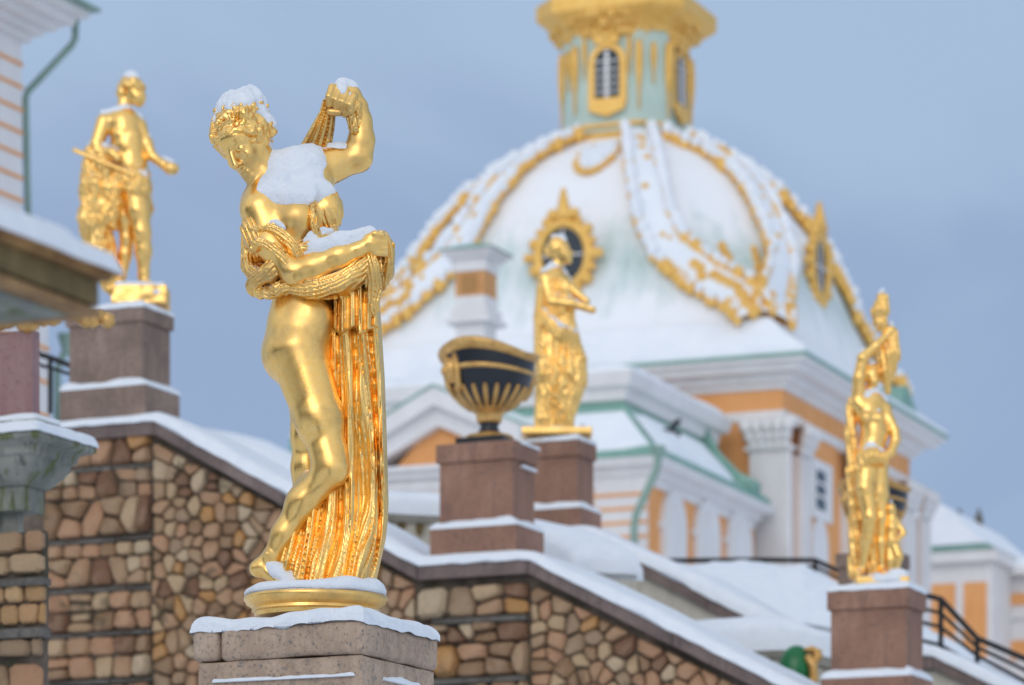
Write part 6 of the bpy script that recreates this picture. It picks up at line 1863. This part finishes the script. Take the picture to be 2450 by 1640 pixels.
for nm_l, px, a, b, w_ in (('shorter dark chimney stack on the far gallery roof', 2295, 1222, 1300, 18), ('taller dark chimney stack at the far gallery roof end', 2342, 1222, 1330, 16)):
    b0 = P(px, b, 156); o = thing('chimney_stack', nm_l, 'chimney', b0, G.rot); k_ = 156 / F; bm = BM()
    box(bm, -w_ / 2 * k_, w_ / 2 * k_, -w_ / 2 * k_, w_ / 2 * k_, 0, (b - a - 12) * k_); part('stack', bm, SLATE, o, bevel=.03); bm = BM(); lathe(bm, [(w_ * .4 * k_, (b - a - 12) * k_), (w_ * .2 * k_, (b - a + 4) * k_)], 8); part('cowl', bm, SLATE, o)

# ------------------------------------------------------------------ building at the upper left
Bf = Frame(52, 60.0, 24.0)
bl = thing('corner_building', 'white building corner with orange joint lines and deep cornice at the upper left', 'building', Bf.origin(0), Bf.rot)
zB = lambda py: CAMZ + (H - py) / F * 60.0
def BB(x0, x1, y0, y1, z0, z1, nm, m, par=bl):
    bm = BM(); box(bm, x0, x1, y0, y1, min(z0, z1), max(z0, z1)); return part(nm, bm, m, par)
BB(-6, 0, -10, 0, zB(690), zB(80), 'upper_wall', WHITE)
zz = zB(156)
while zz > zB(690): BB(-5.99, .02, -9.99, .02, zz - .028, zz + .028, 'ochre_joint', OCHRE); zz -= .362
BB(-.3, .03, -1.0 - 9, -.86, zB(690), zB(100), 'ochre_field', OCHRE)
for ov, a, b in ((.12, 100, 82), (.25, 82, 66), (.42, 66, 48), (.62, 48, 28), (.78, 28, 10)): BB(-6, ov, -10, ov, zB(a), zB(b) - .003, 'cornice', WHITE)
BB(-6, .92, -10, .92, zB(10) + .0, zB(2), 'eaves_gutter', PIPE)
BB(-6, .6, -10, .6, zB(2) + .003, zB(-30), 'roof_edge', ROOF)
xs_ = Bf.loc(128, 60.3)[0]
BB(-6, xs_, -10, .3, 0, zB(700), 'lower_wall', WHITE)
zz = zB(832)
while zz > 2: BB(-5.9, xs_ + .02, -9.9, .32, zz - .028, zz + .028, 'ochre_joint', OCHRE); zz -= .54
BB(-6, xs_ + .15, -10, .45, zB(715), zB(695), 'string_course', WHITE)
def pipe(label, pts, Yp, r):
    b0 = P(pts[0][0], pts[0][1], Yp); o = thing('drainpipe', label, 'drainpipe', b0); bm = BM(); tube(bm, [P(x, y, Yp) - b0 for x, y in pts], r, 10); part('pipe', bm, PIPE, o, smooth=True)
    bm = BM(); lathe(bm, [(r * 1.0, -.12), (r * 2.4, .16), (r * 2.6, .22)], 12); part('hopper', bm, PIPE, o); return o
pipe('green drainpipe cranked outwards under the cornice, upper left corner', [(181, 36), (180, 92), (172, 108), (66, 220), (61, 236), (64, 400), (70, 620)], 60.6, .058)
pipe('short green drainpipe seen between pink shaft and left pedestal', [(160, 832), (142, 870), (137, 890), (138, 1010)], 61.2, .062)

# ------------------------------------------------------------------ bird
b0 = P(1606, 1030, 92); k_ = 92 / F
o = thing('bird', 'dark crow flying in front of the snowy mansard roof', 'bird', b0)
bm = BM(); ball(bm, (0, 0, 0), 1, 2, (11 * k_, 6 * k_, 6 * k_)); ball(bm, (-12 * k_, 0, 3 * k_), 5 * k_, 2); tube(bm, [(-15 * k_, 0, 3 * k_), (-21 * k_, 0, 1 * k_)], [2.5 * k_, .5 * k_], 6); tube(bm, [(8 * k_, 0, -2 * k_), (22 * k_, 2 * k_, -12 * k_)], [4 * k_, 6 * k_], 6); part('body', bm, CROW, o, smooth=True)
for sg_ in (-1, 1):
    bm = BM(); pts = [(-4, 0, 2), (6, 0, 2), (24, sg_ * 18, 22), (14, sg_ * 22, 24), (0, sg_ * 12, 14)]
    A = [bm.verts.new((x * k_, y * k_, z * k_ + .01)) for x, y, z in pts]; B = [bm.verts.new((x * k_, y * k_, z * k_ - .01)) for x, y, z in pts]; bm.faces.new(A); bm.faces.new(B[::-1])
    for i in range(5): bm.faces.new((A[i], A[(i + 1) % 5], B[(i + 1) % 5], B[i]))
    part('wing', bm, CROW, o)

# ------------------------------------------------------------------ unseen trees added behind the viewer to darken reflections in the gilding
bm = BM(); rgt = random.Random(12)
for i in range(70):
    a = R(-100 - 160 * i / 69 + rgt.uniform(-1, 1)) ; d = rgt.uniform(50, 85); hgt_ = rgt.uniform(13, 24)
    cx_, cy_ = math.cos(a) * d, math.sin(a) * d
    if cy_ > 20: continue
    for t in range(5):
        z0_ = hgt_ * (.12 + t * .17); r0 = hgt_ * .22 * (1 - t * .17); n = 7; c0 = [bm.verts.new((cx_ + math.cos(6.283 * k / n + t) * r0 * rgt.uniform(.8, 1.2), cy_ + math.sin(6.283 * k / n + t) * r0 * rgt.uniform(.8, 1.2), z0_ + rgt.uniform(-.3, .3))) for k in range(n)]; tp = bm.verts.new((cx_, cy_, z0_ + hgt_ * .3))
        for k in range(n): bm.faces.new((c0[k], c0[(k + 1) % n], tp))
wd = part('added_reflection_wood', bm, mat('dark_evergreen', (.05, .06, .045), .9)); wd['kind'] = 'stuff'; wd['label'] = 'dark evergreen wood added out of view for dark reflections in the gilding'

# snow covered low roof far behind the coping, left of the large statue
b0 = P(580, 1100, 62); o = thing('snowy_roof', 'low snow covered curved roof showing above the coping, left of the large statue', 'roof', b0)
bm = BM(); k_ = 62 / F; rr_ = []
for i in range(25):
    u = i / 24; px = 440 + 330 * u; tp = float(np.interp(px, [440, 484, 560, 640, 700, 770], [1040, 1024, 1036, 1056, 1086, 1120])); ring = []
    for j in range(9):
        v_ = j / 8; p = P(px, 1200 + (tp - 1200) * math.sin(math.pi * min(.5, v_)) ** .5, 60.5 + 4 * v_); ring.append(bm.verts.new(p - b0))
    rr_.append(ring)
for A, B in zip(rr_, rr_[1:]):
    for j in range(8): bm.faces.new((A[j], A[j + 1], B[j + 1], B[j]))
part('snow', bm, SNOWF, o, smooth=True)
bm = BM(); box(bm, -140 * k_, 180 * k_, .2, 3, -P(580, 1100, 62).z, -.1); part('wall', bm, WHITE, o)
# ------------------------------------------------------------------ ground
bm = BM()
v = [bm.verts.new(p) for p in ((-4000, -300, 0), (4000, -300, 0), (4000, 7000, 0), (-4000, 7000, 0))]; bm.faces.new(v)
g = part('ground', bm, SNOWF); g['kind'] = 'structure'; g['label'] = 'snow covered ground'
